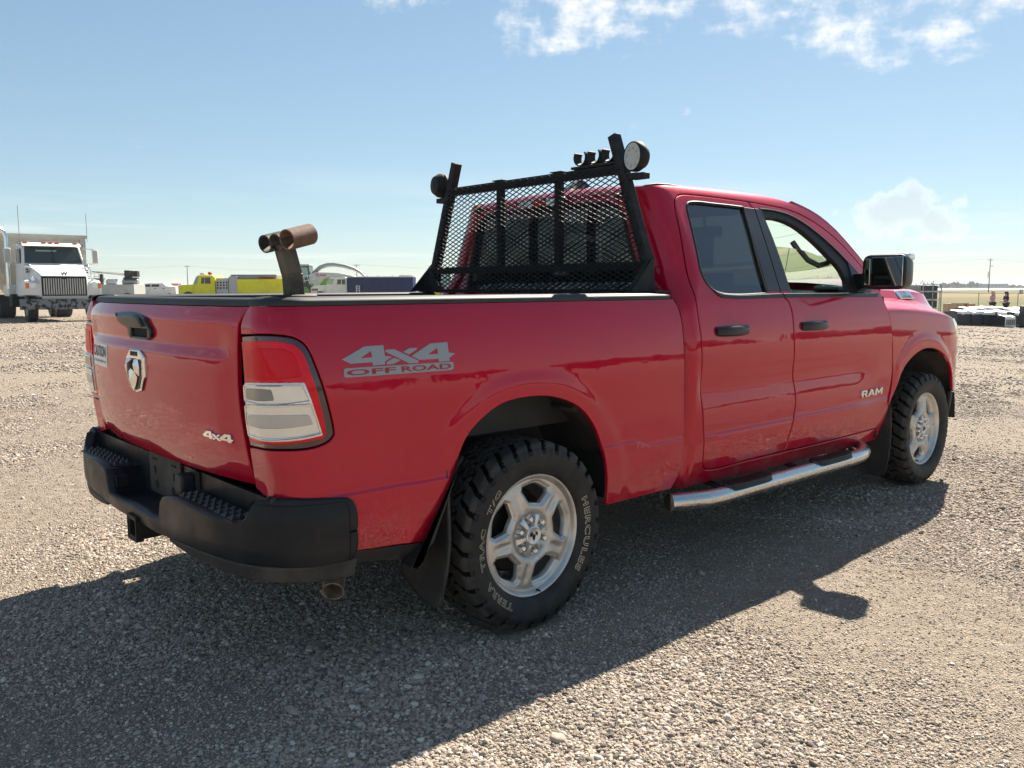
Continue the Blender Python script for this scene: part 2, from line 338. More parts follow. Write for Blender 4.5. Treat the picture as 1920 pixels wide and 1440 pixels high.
def panel(name, out, surf, nrm, m, parent, holes=(), res=.035, gap=.0022, edge=.0035, depth=.018, lift=0., mirror=False, step=.014, corner=38, raw=False, fine=None, weld=False):
    rings = []
    for i, o_ in enumerate([out] + list(holes)):
        P = np.array(o_) if raw else outline(o_, step, corner)
        if (area2(P) > 0) == (i > 0): P = P[::-1]
        rings.append(offset_in(P, gap)[0])
    inn = [offset_in(P, edge) for P in rings]
    lo, hi = rings[0].min(0), rings[0].max(0)
    gx, gy = np.meshgrid(np.arange(lo[0], hi[0], res), np.arange(lo[1], hi[1], res)); G = np.stack([gx.ravel(), gy.ravel()], 1)
    if fine is not None:
        hx, hy = np.meshgrid(np.arange(lo[0], hi[0], fine[1]), np.arange(lo[1], hi[1], fine[1])); Hh = np.stack([hx.ravel(), hy.ravel()], 1)
        G = np.concatenate([G[~fine[0](G[:, 0], G[:, 1])], Hh[fine[0](Hh[:, 0], Hh[:, 1])]])
    keep = inside(inn[0][0], G)
    for q, _ in inn[1:]: keep &= ~inside(q, G)
    B = np.concatenate([q for q, _ in inn]); G = G[keep]
    if len(G):
        md = np.array([np.min(np.sum((B - g) ** 2, 1)) for g in G]); G = G[md > (.45 * min(res if fine is None else fine[1], .03)) ** 2]
    V = np.concatenate([B, G]); E = []; k = 0
    for q, _ in inn: E += [(k + j, k + (j + 1) % len(q)) for j in range(len(q))]; k += len(q)
    r = delaunay_2d_cdt([Vector(q) for q in V], E, [], 0, 1e-7, True)
    W = np.array([tuple(q) for q in r[0]]); T = np.array([t for t in r[2] if len(t) == 3])
    cen = W[T].mean(1); ok = inside(inn[0][0], cen)
    for q, _ in inn[1:]: ok &= ~inside(q, cen)
    T = T[ok]
    orig = {}
    for new, olds in enumerate(r[3]):
        for o_ in olds: orig[o_] = new
    A = W[T]; ar = (A[:, 1, 0] - A[:, 0, 0]) * (A[:, 2, 1] - A[:, 0, 1]) - (A[:, 2, 0] - A[:, 0, 0]) * (A[:, 1, 1] - A[:, 0, 1])
    T[ar < 0] = T[ar < 0][:, ::-1]
    Nn = nrm(W[:, 0], W[:, 1]); Pp = surf(W[:, 0], W[:, 1]) + Nn * lift
    verts = [Pp]; nors = [Nn]; faces = [tuple(t) for t in T]; base = len(W); k = 0
    for P, (q, n2) in zip(rings, inn):
        nb = nrm(P[:, 0], P[:, 1]); pb = surf(P[:, 0], P[:, 1]); e = 1e-3
        qo = P - n2 * e; ov = surf(qo[:, 0], qo[:, 1]) - pb; ov /= np.linalg.norm(ov, axis=1, keepdims=True) + 1e-12
        L = len(P); bi = [orig[k + j] for j in range(L)]
        verts += [pb + nb * (lift - edge * .8)] * (1 if weld else 2) + [pb + nb * (lift - depth)]
        nn = nb * .55 + ov * .83; nors += [nn, ov] if weld else [nn, ov * .97 + nb * .2, ov]; q1, q2 = (0, 1) if weld else (1, 2)
        for j in range(L):
            j2 = (j + 1) % L
            faces.append((bi[j], base + j, base + j2, bi[j2])); faces.append((base + q1 * L + j, base + q2 * L + j, base + q2 * L + j2, base + q1 * L + j2))
        base += (q2 + 1) * L; k += L
    V3 = np.concatenate(verts); N3 = np.concatenate(nors); N3 /= np.linalg.norm(N3, axis=1, keepdims=True) + 1e-12
    if mirror: V3 = V3 * [1, -1, 1]; N3 = N3 * [1, -1, 1]; faces = [f[::-1] for f in faces]
    # make the winding agree with the normals
    f0 = faces[:len(T)]; tri = np.array(f0); g = np.cross(V3[tri[:, 1]] - V3[tri[:, 0]], V3[tri[:, 2]] - V3[tri[:, 0]])
    if np.sum(g * N3[tri].mean(1)) < 0: faces = [f[::-1] for f in faces]
    me = bpy.data.meshes.new(name); me.from_pydata(V3.tolist(), [], faces); me.materials.append(m); me.shade_smooth()
    me.normals_split_custom_set_from_vertices(N3.tolist())
    return link(bpy.data.objects.new(name, me), parent)

# ------------------------------------------------------------------ body surfaces of the pickup
def pchip(xs,ys):
    xs=np.array(xs,float);ys=np.array(ys,float);h=np.diff(xs);d=np.diff(ys)/h
    m=np.zeros(len(xs));m[0]=d[0];m[-1]=d[-1]
    for i in range(1,len(xs)-1):
        if d[i-1]*d[i]>0:
            w1=2*h[i]+h[i-1];w2=h[i]+2*h[i-1];m[i]=(w1+w2)/(w1/d[i-1]+w2/d[i])
    def f(x):
        x=np.clip(x,xs[0],xs[-1]);i=np.clip(np.searchsorted(xs,x)-1,0,len(h)-1)
        t=(x-xs[i])/h[i];t2=t*t;t3=t2*t
        return ys[i]*(2*t3-3*t2+1)+h[i]*m[i]*(t3-2*t2+t)+ys[i+1]*(3*t2-2*t3)+h[i]*m[i+1]*(t3-t2)
    return f
def sstep(a,b,x):
    t=np.clip((x-a)/(b-a),0,1);return t*t*(3-2*t)
W_BED=pchip([.34,.42,.50,.58,.66,.75,.85,.95,1.02,1.10,1.17,1.23,1.262,1.285],
            [.938,.956,.970,.980,.984,.986,.988,.988,.985,.977,.966,.951,.940,.925])
W_CAB=pchip([.34,.40,.46,.54,.61,.66,.71,.755,.80,.845,.89,.94,1.0,1.08,1.15,1.21,1.25,1.29,1.34,1.45,1.60,1.70,1.76,1.80,1.825,1.842],
            [.905,.935,.955,.972,.981,.9825,.9825,.979,.9725,.967,.970,.978,.982,.979,.971,.961,.953,.940,.917,.870,.802,.754,.726,.700,.665,.62])
W_FEN=pchip([.34,.42,.50,.58,.66,.75,.85,.95,1.02,1.10,1.15,1.180,1.190,1.20,1.23],
            [.925,.950,.966,.976,.980,.981,.981,.981,.979,.973,.967,.961,.952,.930,.855])
def arch_d(u,z,xc,zc,r):
    dz=np.maximum(z-zc,0.0)
    return np.hypot(u-xc,dz)-r
def halfw(kind,u,z):
    if kind=='bed':
        w=W_BED(z)
        d=arch_d(u,z,-.03,.43,.455)
        w=w+.0065*sstep(.150,.075,d)*sstep(1.06,.98,z)
        w=w+.005*sstep(zcrease(u)+.006,zcrease(u)-.006,z)
        w=w-.010*((np.clip(u,-1,1))/1.0)**2
        return w
    if kind=='cab':
        w0=W_CAB(z)
        flat=.981-.012*((z-.95)/.3)**2
        k=sstep(2.90,2.55,u)*sstep(1.02,1.08,u)
        w=np.where(z<.95,flat+(w0-flat)*np.where(z<.60,1,k),w0)
        w=w+.004*sstep(.641,.629,z)
        w=w-.03*sstep(2.6,3.5,u)*sstep(1.25,1.5,z)
        return w
    if kind=='fender':
        w=W_FEN(z+FDROP(u)*sstep(.95,1.1,z))
        d=arch_d(u,z,3.50,.43,.475)
        w=w+.009*sstep(.135,.070,d)*sstep(1.08,1.0,z)*sstep(3.035,3.12,u)
        t=np.clip((u-3.86)/.75,0,1.2)
        return w-.37*t**2.2
TG_C=pchip([.6,.68,.82,1.0,1.2,1.24,1.28],[.012,.01,-.005,-.018,-.02,-.012,0.])
FDROP=pchip([2.9,3.26,3.65,3.9,4.05,4.3],[0,.009,.034,.061,.085,.125])
def zcrease(u):
    return .635+.032*sstep(.70,.58,u)
def side(kind,u,z):
    """right side of the truck (negative y): u = x, bending round the rear corner"""
    u=np.asarray(u,float);z=np.asarray(z,float)
    w=halfw(kind,u,z)
    if kind=='fender': return np.stack([u,-w,z],-1)
    if kind=='bed': uc,r=-.92,.12
    else:
        k=sstep(1.2,1.42,z);uc=1.03+.13*k;r=.075+.095*k
    a=np.clip((uc-u)/r,0,np.pi/2)
    ex=np.maximum(uc-u-r*np.pi/2,0)
    x=np.where(u>=uc,u,uc-r*np.sin(a))
    y=np.where(u>=uc,-w,-(w-r)-r*np.cos(a)+ex)
    if kind=='bed': x=x+TG_C(z)*sstep(-.6,-.95,u)
    return np.stack([x,y,z],-1)
def side_n(kind,u,z,e=1e-3):
    du=side(kind,u+e,z)-side(kind,u-e,z);dz=side(kind,u,z+e)-side(kind,u,z-e)
    n=np.cross(du,dz);return n/np.linalg.norm(n,axis=-1,keepdims=True)

TG_Z=pchip([.68,.70,.73,.78,.90,1.02,1.095,1.105,1.13,1.14,1.19,1.222,1.232,1.245,1.27,1.30],
           [.030,.016,.005,-.004,-.010,-.010,-.006,-.004,.010,.012,.008,.000,.000,.004,.012,.035])
TG_S=pchip([.68,.70,.73,.78,.90,1.02,1.12,1.19,1.222,1.232,1.245,1.27,1.30],
           [.030,.016,.006,.000,-.002,-.001,.001,.001,.000,.000,.004,.012,.035])
def gate(y,z):
    y=np.asarray(y,float);z=np.asarray(z,float)
    k=sstep(.74,.62,np.abs(y))
    x=-1.04+TG_C(z)+TG_S(z)*(1-k)+TG_Z(z)*k-.062*(1-np.clip(np.abs(y)/.79,0,1)**2.5)
    return np.stack([x,y,z],-1)
def gate_n(y,z,e=1e-3):
    dy=gate(y+e,z)-gate(y-e,z);dz=gate(y,z+e)-gate(y,z-e)
    n=np.cross(dz,dy);return n/np.linalg.norm(n,axis=-1,keepdims=True)

# ------------------------------------------------------------------ red pickup truck (x forward, right side at negative y)
truck = thing('pickup_truck', 'red crew pickup with black bed guard parked on the gravel in the foreground', 'pickup truck')
SURF = {k: ((lambda u, z, k=k: side(k, u, z)), (lambda u, z, k=k: side_n(k, u, z))) for k in ('bed', 'cab', 'fender')}
def both(name, kind, out, m, holes=(), parents=(None, None), **k):
    s, n = SURF[kind]; r = []
    for mir in (False, True):
        r.append(panel(name, out, s, n, m, parents[mir] or truck, holes, mirror=mir, **k))
    return r
def ugap(z, y=.765):                                   # surface parameter where the bedside meets the tailgate
    return float(-1.108 - ((halfw('bed', -.95, z) - .12) - y))

TAIL = [(ugap(1.181) + .002, 1.181), (-.985, 1.184), (-.945, 1.173), (-.921, 1.152), (-.906, 1.119), (-.855, .896), (-.855, .871), (-.872, .853), (-.912, .840), (-1.041, .833), (ugap(.828) + .002, .826)]
BEDREAR = [(ugap(z) , z) for z in (.690, .75, .82)]
bed_out = [(.905, 1.275), (.925, 1.235), (.933, 1.18), (.933, 1.05), (.932, .94), (.935, .79), (.942, .70), (.940, .63), (.938, .56), (.925, .47), (.885, .405), (.427, .412),
           (.412, .532), (.380, .650), (.325, .760), (.235, .848), (.100, .902), (-.041, .917), (-.173, .904), (-.280, .853), (-.345, .795), (-.385, .715), (-.43, .60), (-.511, .452),
           (-.817, .476), (-.832, .54), (-.842, .62), (-.858, .652), (-.89, .664), (-1.011, .670), (-1.093, .667)] + \
          [(ugap(.690), .688), (ugap(.75), .75), (ugap(.826), .826)] + TAIL[::-1][1:-1] + [(ugap(1.181), 1.181), (ugap(1.222), 1.222), (ugap(1.245) + .012, 1.25), (ugap(1.275) + .03, 1.275)]
FB = lambda u, z: ((np.abs(arch_d(u, z, -.03, .43, .455) - .105) < .032) & (z < 1.06)) | (np.abs(z - zcrease(u)) < .012) | (u < -.9)
FF = lambda u, z: ((np.abs(arch_d(u, z, 3.50, .43, .475) - .095) < .032) & (z < 1.09)) | ((z > 1.10) & (z < 1.23)) | (u > 3.9)
FC = lambda u, z: (np.abs(z - .635) < .012) | (u < 1.2)
beds = both('bedside_panel', 'bed', bed_out, M['red'], corner=33, res=.028, fine=(FB, .0105))
# ---- tail lights
Gy = lambda y, z: ugap(z, abs(y))
tails = both('tail_light', 'bed', TAIL, M['lens_dark'], gap=.003, edge=.004, lift=-.001, res=.025)
def shift(pts, d): return [(u + d, z) for u, z in pts]
t_in = [(ugap(1.16) + .010, 1.162), (-.990, 1.166), (-.957, 1.156), (-.938, 1.137), (-.923, 1.10), (-.882, .893), (-.883, .874), (-.898, .862), (-1.038, .851), (ugap(.842) + .010, .843)]
l_red = rpoly([(ugap(1.14) + .034, 1.142), (-.990, 1.146), (-.960, 1.128), (-.944, 1.058), (ugap(1.05) + .034, 1.048)])
l_frame = rpoly([(ugap(1.03) + .018, 1.035), (-.938, 1.043), (-.893, .872), (ugap(.86) + .018, .856)])
l_top = rpoly([(ugap(1.03) + .028, 1.027), (-.946, 1.034), (-.928, .984), (ugap(.98) + .030, .976)])
l_grey = rpoly([(ugap(1.02) + .038, 1.020), (-1.035, 1.024), (-1.028, .988), (ugap(.985) + .038, .983)])
l_low = rpoly([(ugap(.96) + .028, .963), (-.926, .973), (-.903, .883), (ugap(.87) + .030, .868)])
l_bar = rpoly([(ugap(.935) + .040, .938), (-.936, .946), (-.924, .912), (ugap(.9) + .042, .900)])
for nm, o_, mm, lf in (('red_lens', t_in, 'lens_red', .0035), ('reflector', l_red, 'lens_inner', .0055), ('clear_lens', l_frame, 'lens_clear', .0050),
                       ('reversing_lens', l_top, 'lens_clear', .0085), ('bulb_cover', l_grey, 'lens_grey', .0105), ('indicator_lens', l_low, 'lens_clear', .0085), ('bulb_cover', l_bar, 'lens_frost', .0115)):
    both(nm, 'bed', o_, M[mm], parents=tails, gap=.001, edge=.003, lift=lf, depth=.008, res=.03, corner=25)
for o_ in (l_top, l_low):
    Pq = outline(o_, .02, 25); Pq = np.concatenate([Pq, Pq[:1]]); Q = side('bed', Pq[:, 0], Pq[:, 1]) + side_n('bed', Pq[:, 0], Pq[:, 1]) * .010
    for k_, pa in enumerate(tails): MB().tube([(a, b if k_ == 0 else -b, c) for a, b, c in Q], .0028, 6, False).build('lens_bezel', M['chrome'], pa)
# ---- bedside decal on the right bedside
dec = [[(-.812, 1.103), (-.733, 1.140), (-.666, 1.141), (-.664, 1.106), (-.637, 1.1015), (-.665, 1.088), (-.666, 1.078), (-.710, 1.077), (-.711, 1.088), (-.784, 1.088)],
       [(-.661, 1.126), (-.628, 1.126), (-.536, 1.083), (-.537, 1.075), (-.574, 1.076), (-.660, 1.118)], [(-.594, 1.115), (-.568, 1.126), (-.538, 1.126), (-.538, 1.121), (-.572, 1.105)],
       [(-.660, 1.086), (-.632, 1.098), (-.606, 1.089), (-.634, 1.078), (-.660, 1.077)],
       [(-.562, 1.100), (-.481, 1.138), (-.408, 1.139), (-.407, 1.104), (-.378, 1.0985), (-.406, 1.085), (-.405, 1.074), (-.452, 1.074), (-.453, 1.084), (-.532, 1.085)]]
dh = {0: [[(-.750, 1.1035), (-.712, 1.124), (-.710, 1.1045)]], 4: [[(-.495, 1.1015), (-.454, 1.121), (-.453, 1.1015)]]}
s_, n_ = SURF['bed']
for i, d in enumerate(dec): panel('decal_figure', d, s_, n_, M['silver_decal'], beds[0], dh.get(i, ()), gap=.0002, edge=.0004, depth=.001, lift=.0016, corner=5, res=.03)
panel('decal_banner', [(-.810, 1.0515), (-.8085, 1.0475), (-.803, 1.0455), (-.402, 1.0425), (-.394, 1.0445), (-.391, 1.049), (-.390, 1.065), (-.393, 1.0695), (-.400, 1.071), (-.800, 1.075), (-.806, 1.0735), (-.809, 1.069)], s_, n_, M['silver_decal'], beds[0], gap=.0002, edge=.0004, depth=.001, lift=.0016, corner=8)
def on_bed(u0, z0, u1, z1, w, lift, kind='bed'):
    s_, n_ = SURF[kind]
    def f(a, b):
        u = u0 + (u1 - u0) * a / w; z = z0 + (z1 - z0) * a / w + b; return s_(u, z) + n_(u, z) * lift
    return f
put_text('decal_lettering', 'OFF', .172, .0185, on_bed(-.800, 1.0505, -.628, 1.0495, .172, .0026), M['red_decal'], beds[0], .02)
put_text('decal_lettering', 'ROAD', .205, .0185, on_bed(-.606, 1.0495, -.401, 1.0475, .205, .0026), M['red_decal'], beds[0], .02)

# ---- cab side frame, doors
DOOR_TOP = [(1.045, 1.25), (1.052, 1.30), (1.069, 1.385), (1.091, 1.495), (1.113, 1.596), (1.132, 1.687), (1.15, 1.735), (1.178, 1.760), (1.22, 1.773), (1.328, 1.779), (1.509, 1.780), (1.794, 1.777), (1.993, 1.770), (2.206, 1.755), (2.404, 1.708), (2.583, 1.625), (2.725, 1.518), (2.84, 1.405), (2.905, 1.315)]
DOOR_REAR = [(1.13, .465), (1.105, .49), (1.09, .56), (1.079, .678), (1.073, .80), (1.063, .929), (1.054, 1.077), (1.046, 1.18)]
cab_out = [(2.915, .375), (2.60, .362), (2.19, .366), (1.54, .372), (1.08, .388), (.96, .385), (.885, .42), (.880, 1.0), (.875, 1.60), (.878, 1.765), (.93, 1.797), (1.07, 1.812), (1.39, 1.828), (1.80, 1.836), (2.12, 1.822), (2.34, 1.782), (2.53, 1.724), (2.66, 1.645), (2.77, 1.545), (2.87, 1.445), (2.965, 1.325), (2.93, 1.295)] + DOOR_TOP[::-1] + DOOR_REAR[::-1] + [(1.16, .457), (1.488, .455), (2.36, .451), (2.61, .455), (2.905, .458)]
cabs = both('cab_side', 'cab', cab_out, M['red'], corner=38, res=.03, fine=(FC, .012))
SPLIT = [(1.803, 1.777), (1.826, 1.74), (1.822, 1.60), (1.805, 1.45), (1.789, 1.31), (1.803, 1.276), (1.842, 1.252), (1.863, 1.205), (1.866, 1.10), (1.870, 1.0), (1.884, .88), (1.898, .80), (1.902, .748), (1.895, .68), (1.872, .60), (1.852, .52), (1.838, .455)]
FRONT = [(2.905, 1.315), (2.93, 1.252), (2.970, 1.19), (3.004, 1.09), (3.024, .957), (3.040, .83), (3.043, .76), (3.030, .66), (2.998, .57), (2.955, .50), (2.905, .458)]
RWIN = [(1.235, 1.715), (1.247, 1.729), (1.28, 1.737), (1.48, 1.741), (1.735, 1.740), (1.707, 1.60), (1.678, 1.455), (1.660, 1.290), (1.31, 1.288), (1.256, 1.294), (1.206, 1.310), (1.172, 1.342), (1.158, 1.390), (1.180, 1.497), (1.205, 1.605)]
FWIN = [(1.885, 1.742), (2.035, 1.741), (2.185, 1.724), (2.302, 1.688), (2.407, 1.637), (2.533, 1.558), (2.66, 1.455), (2.775, 1.345), (2.79, 1.285), (1.884, 1.285), (1.886, 1.402), (1.892, 1.573)]
FWIN_IN = [(1.920, 1.697), (2.056, 1.700), (2.211, 1.670), (2.342, 1.600), (2.459, 1.509), (2.545, 1.425), (2.562, 1.370), (2.52, 1.292), (1.896, 1.292), (1.902, 1.487)]
rd_out = DOOR_REAR + DOOR_TOP[:12] + SPLIT + [(1.488, .455), (1.16, .457)]
fd_out = SPLIT[::-1] + DOOR_TOP[12:] + FRONT[1:] + [(2.61, .455), (2.36, .451)]
rdoors = both('door', 'cab', rd_out, M['red'], holes=[RWIN], corner=36, res=.03, gap=.0045, fine=(FC, .012))
fdoors = both('door', 'cab', fd_out, M['red'], holes=[FWIN], corner=36, res=.03, gap=.0045, fine=(FC, .012))
GLASSD = -.010
both('window', 'cab', RWIN, M['glass'], parents=rdoors, gap=.001, edge=.001, lift=GLASSD, depth=.004)
both('window_frame', 'cab', FWIN, M['rubber'], holes=[FWIN_IN], parents=fdoors, gap=.001, edge=.003, lift=-.007, depth=.03)
for d, yy in ((fdoors[0], -1), (fdoors[1], 1)):
    low = [(1.895, 1.29), (2.53, 1.29), (2.57, 1.38), (2.55, 1.445), (2.45, 1.488), (2.268, 1.530), (2.106, 1.545), (1.905, 1.550)]
    panel('window', low if yy < 0 else FWIN_IN, *SURF['cab'], M['glass_clear'], d, gap=.0005, edge=.0005, lift=-.022, depth=.004, mirror=yy > 0)
def rim_tube(name, pts, kind, r, lift, m, parents, closed=True, step=.02):
    P = outline(pts, step, 38, closed)
    if closed: P = np.concatenate([P, P[:1]])
    Q = side(kind, P[:, 0], P[:, 1]) + side_n(kind, P[:, 0], P[:, 1]) * lift
    for k, pa in enumerate(parents): MB().tube([(a, b if k == 0 else -b, c) for a, b, c in Q], r, 8, not closed).build(name, m, pa)
rim_tube('window_seal', RWIN, 'cab', .0075, -.003, M['rubber'], rdoors)
rim_tube('window_seal', FWIN[-1:] + FWIN[:8], 'cab', .006, -.002, M['rubber'], fdoors, False)
both('pillar_cover', 'cab', [(1.728, 1.741), (1.838, 1.741), (1.820, 1.60), (1.803, 1.45), (1.789, 1.300), (1.668, 1.300), (1.684, 1.45), (1.708, 1.60)], M['trim'], parents=rdoors, gap=.003, lift=.004, edge=.002, depth=.01)
both('pillar_cover', 'cab', [(1.838, 1.741), (1.904, 1.739), (1.908, 1.57), (1.903, 1.45), (1.896, 1.300), (1.789, 1.300), (1.803, 1.45), (1.820, 1.60)], M['trim'], parents=fdoors, gap=.003, lift=.004, edge=.002, depth=.01)
both('belt_moulding', 'cab', [(1.20, 1.306), (1.256, 1.293), (1.31, 1.288), (1.797, 1.290), (1.805, 1.267), (1.30, 1.270), (1.24, 1.277)], M['trim'], parents=rdoors, gap=.0015, lift=.007, edge=.002, depth=.012)
both('belt_moulding', 'cab', [(1.800, 1.290), (2.868, 1.286), (2.86, 1.262), (1.809, 1.267)], M['trim'], parents=fdoors, gap=.0015, lift=.007, edge=.002, depth=.012)
both('mirror_sail', 'cab', [(2.64, 1.470), (2.78, 1.352), (2.80, 1.290), (2.62, 1.290)], M['trim'], parents=fdoors, gap=.001, lift=.002, edge=.002, depth=.012)
for u0, ds in ((1.205, rdoors), (1.975, fdoors)):
    both('handle_cup', 'cab', [(u0 + .025, 1.080), (u0 + .215, 1.080), (u0 + .245, 1.10), (u0 + .240, 1.135), (u0 + .02, 1.135), (u0 + .01, 1.10)], M['red'], parents=ds, gap=.001, lift=-.006, edge=.003, depth=.012)
    for k, d in enumerate(ds):
        sg = -1 if k == 0 else 1; b = MB(); Q = []
        for t in np.linspace(0, 1, 9):
            u = u0 - .035 + .270 * t; w = float(halfw('cab', u, 1.115)); out_ = w + .012 + .026 * math.sin(math.pi * min(1, max(0, t))) ** .5
            hh = .021 + .004 * math.sin(math.pi * t); Q.append([(u, sg * (out_ - .016 + .016 * math.cos(a) * 1.0), 1.117 + hh * math.sin(a) * 1.05) for a in [2 * math.pi * j / 12 for j in range(12)]])
        b.loft(Q, True, True).build('door_handle', M['trim'], d, 45)
def on_cab(u0, z0, u1, z1, w, lift): return on_bed(u0, z0, u1, z1, w, lift, 'cab')
s_, n_ = SURF['cab']
RAM = [([(0, 0), (0, 1), (.9, 1), (1.02, .9), (1.02, .5), (.88, .38), (1.08, 0), (.72, 0), (.55, .34), (.30, .34), (.30, 0)], [[(.30, .58), (.30, .78), (.70, .78), (.70, .58)]]),
       ([(0, 0), (.50, 1), (.86, 1), (1.36, 0), (1.02, 0), (.93, .20), (.43, .20), (.34, 0)], [[(.55, .42), (.81, .42), (.68, .72)]]),
       ([(0, 0), (0, 1), (.32, 1), (.68, .52), (1.04, 1), (1.36, 1), (1.36, 0), (1.04, 0), (1.04, .50), (.68, .06), (.32, .50), (.32, 0)], [])]
def ram_letters(x0, z0, w, h, s_, n_, m, pa, name, lift, dp, sg=1):
    k = w / 4.05; x = 0
    for P_, H_ in RAM:
        T_ = lambda Q: [(x0 + sg * (x + a) * k, z0 + b_ * h) for a, b_ in Q]
        panel(name, T_(P_), s_, n_, m, pa, [T_(q) for q in H_], gap=.0001, edge=min(.0012, dp * .3), depth=dp, lift=lift, corner=5, res=.03); x += max(a for a, _ in P_) + .10
ram_letters(2.632, .6755, .286, .040, s_, n_, M['chrome'], fdoors[0], 'badge_lettering', .010, .010)

# ---- roof, rear wall of the cab, windscreen, bonnet
EDGE = pchip([.96, 1.0, 1.07, 1.39, 1.80, 2.12, 2.34, 2.53, 2.66, 2.77, 2.87, 2.965], [1.755, 1.775, 1.806, 1.824, 1.832, 1.818, 1.779, 1.721, 1.642, 1.542, 1.442, 1.322])
def cab_y(x, z):
    kk = float(sstep(1.2, 1.42, z)); uc, r = 1.03 + .13 * kk, .075 + .095 * kk; w = float(halfw('cab', max(x, uc), z))
    if x >= uc: return w
    return w - r + math.sqrt(max(0, r * r - (uc - x) ** 2))
def cross_ring(x, crown, drop=.0, n=25):
    z0 = float(EDGE(x)); w = cab_y(x, z0) - .012; r = []
    for t in np.linspace(-1, 1, n): r.append((x, w * t, z0 - drop + crown * (1 - abs(t) ** 2.3)))
    return r
b = MB()
xs = [.988, .995, 1.01, 1.04, 1.08, 1.15, 1.3, 1.5, 1.7, 1.9, 2.05, 2.18, 2.27, 2.31]
b.loft([cross_ring(x, .012 + .030 * float(sstep(.98, 1.25, x)), .03 * float(sstep(1.04, .98, x))) for x in xs], False).build('roof', M['red'], truck, 60)
for sg in (-1, 1):
    b = MB(); b.tube([(x, sg * (cab_y(x, float(EDGE(x))) - .020), float(EDGE(x)) + .002 - .012 * float(sstep(1.1, 1.4, x))) for x in (.965, .975, .99, 1.01, 1.05, 1.1, 1.2, 1.4, 1.7, 2.0, 2.2, 2.34)], .011, 8)
    b.build('drip_moulding', M['rubber'], truck)
WX = pchip([1.30, 1.50, 1.70, 1.83], [.70, .55, .30, 0])
def wind_ring(t, w0=0):
    x = 2.31 + t * (3.05 - 2.31); z0 = float(EDGE(min(x, 2.965))) if x < 2.965 else 1.322 - (x - 2.965) * 1.1
    w = cab_y(x, z0) - .05; return [(x + .26 * (1 - (y / w) ** 2) * (.15 + .85 * t), y, z0 + .03 * (1 - (y / w) ** 2) * (1 - t) - .002) for y in np.linspace(-w, w, 17)]
MB().loft([wind_ring(t) for t in np.linspace(0, 1, 12)], False).build('windscreen', M['glass_clear'], truck, 60)
for sg in (-1, 1):
    b = MB(); P = [(x, sg * (cab_y(x, float(EDGE(x))) - .03), float(EDGE(x)) - .004) for x in np.linspace(2.30, 2.95, 10)]
    b.tube(P, .030, 8)
    b.build('windscreen_pillar', M['red'], truck)
def back_s(y, z):
    y = np.asarray(y, float); z = np.asarray(z, float); kk = sstep(1.2, 1.42, z)
    return np.stack([.955 + .035 * kk + .010 * sstep(1.70, 1.775, z) + .02 * (np.abs(y) / .6) ** 4 * .4, y, z], -1)
def back_n(y, z, e=1e-3):
    dy = back_s(y + e, z) - back_s(y - e, z); dz = back_s(y, z + e) - back_s(y, z - e); n = np.cross(dz, dy); return n / np.linalg.norm(n, axis=-1, keepdims=True)
def back_w(z):
    kk = float(sstep(1.2, 1.42, z)); return float(W_CAB(z)) - (.075 + .095 * kk) + .02
zz = [.45, .8, 1.1, 1.25, 1.35, 1.45, 1.55, 1.65, 1.72, 1.775]
RGLASS = [(-.62, 1.305), (.62, 1.305), (.638, 1.35), (.585, 1.55), (.535, 1.690), (.50, 1.715), (0, 1.728), (-.50, 1.715), (-.535, 1.690), (-.585, 1.55), (-.638, 1.35)]
cab_back = panel('cab_back', [(-back_w(z), z) for z in zz] + [(0, 1.798)] + [(back_w(z), z) for z in zz[::-1]], back_s, back_n, M['red'], truck, holes=[RGLASS], corner=50, res=.05, gap=0)
panel('rear_window', RGLASS, back_s, back_n, M['glass'], cab_back, gap=.001, edge=.001, lift=-.006, depth=.004)
P = outline(RGLASS, .03); P = np.concatenate([P, P[:1]])
MB().tube([tuple(q) for q in back_s(P[:, 0], P[:, 1]) + [-.002, 0, 0]], .009, 8, False).build('window_seal', M['rubber'], cab_back)
hl = MB().box(.958, 1.0, -.17, .17, 1.738, 1.790).build('high_brake_light', M['trim'], truck, 40, .010)
MB().box(.953, .960, -.155, -.055, 1.746, 1.782).build('lens', M['headlamp'], hl, 40, .004)
MB().box(.953, .960, .055, .155, 1.746, 1.782).build('lens', M['headlamp'], hl, 40, .004)
MB().box(.953, .960, -.05, .05, 1.746, 1.782).build('lens', M['lens_inner'], hl, 40, .004)
b = MB(); b.loft([[(1.12 + .18 * t + .05 * q, sg * .034 * math.sin(math.pi * min(1, .25 + t * .75)) * (1 - q * .8), 1.843 + .012 * t + .062 * q * math.sin(math.pi * (.15 + .8 * (1 - t)))) for sg, q in ((-1, 0), (-1, .5), (-1, 1), (1, 1), (1, .5), (1, 0))] for t in np.linspace(0, 1, 8)], True, True)
b.build('roof_antenna', M['trim'], truck, 50)
fen_out = FRONT[::-1][0:0] + [(2.935, 1.232), (2.945, 1.224), (2.972, 1.19), (3.006, 1.09), (3.026, .957), (3.042, .83), (3.045, .76), (3.032, .66), (3.0, .57), (2.957, .50), (2.908, .455), (2.915, .378), (2.945, .385), (2.955, .43), (2.985, .49), (3.024, .585), (3.086, .684), (3.162, .795), (3.292, .873), (3.464, .918), (3.60, .918), (3.75, .885), (3.87, .82), (3.95, .73), (4.0, .62), (4.03, .60), (4.30, .60), (4.36, .70), (4.34, .86), (4.20, .925), (4.12, .94), (4.06, 1.02), (4.02, 1.10), (3.90, 1.160), (3.65, 1.195), (3.26, 1.222)]
fens = both('fender', 'fender', fen_out, M['red'], corner=40, res=.03, fine=(FF, .012))
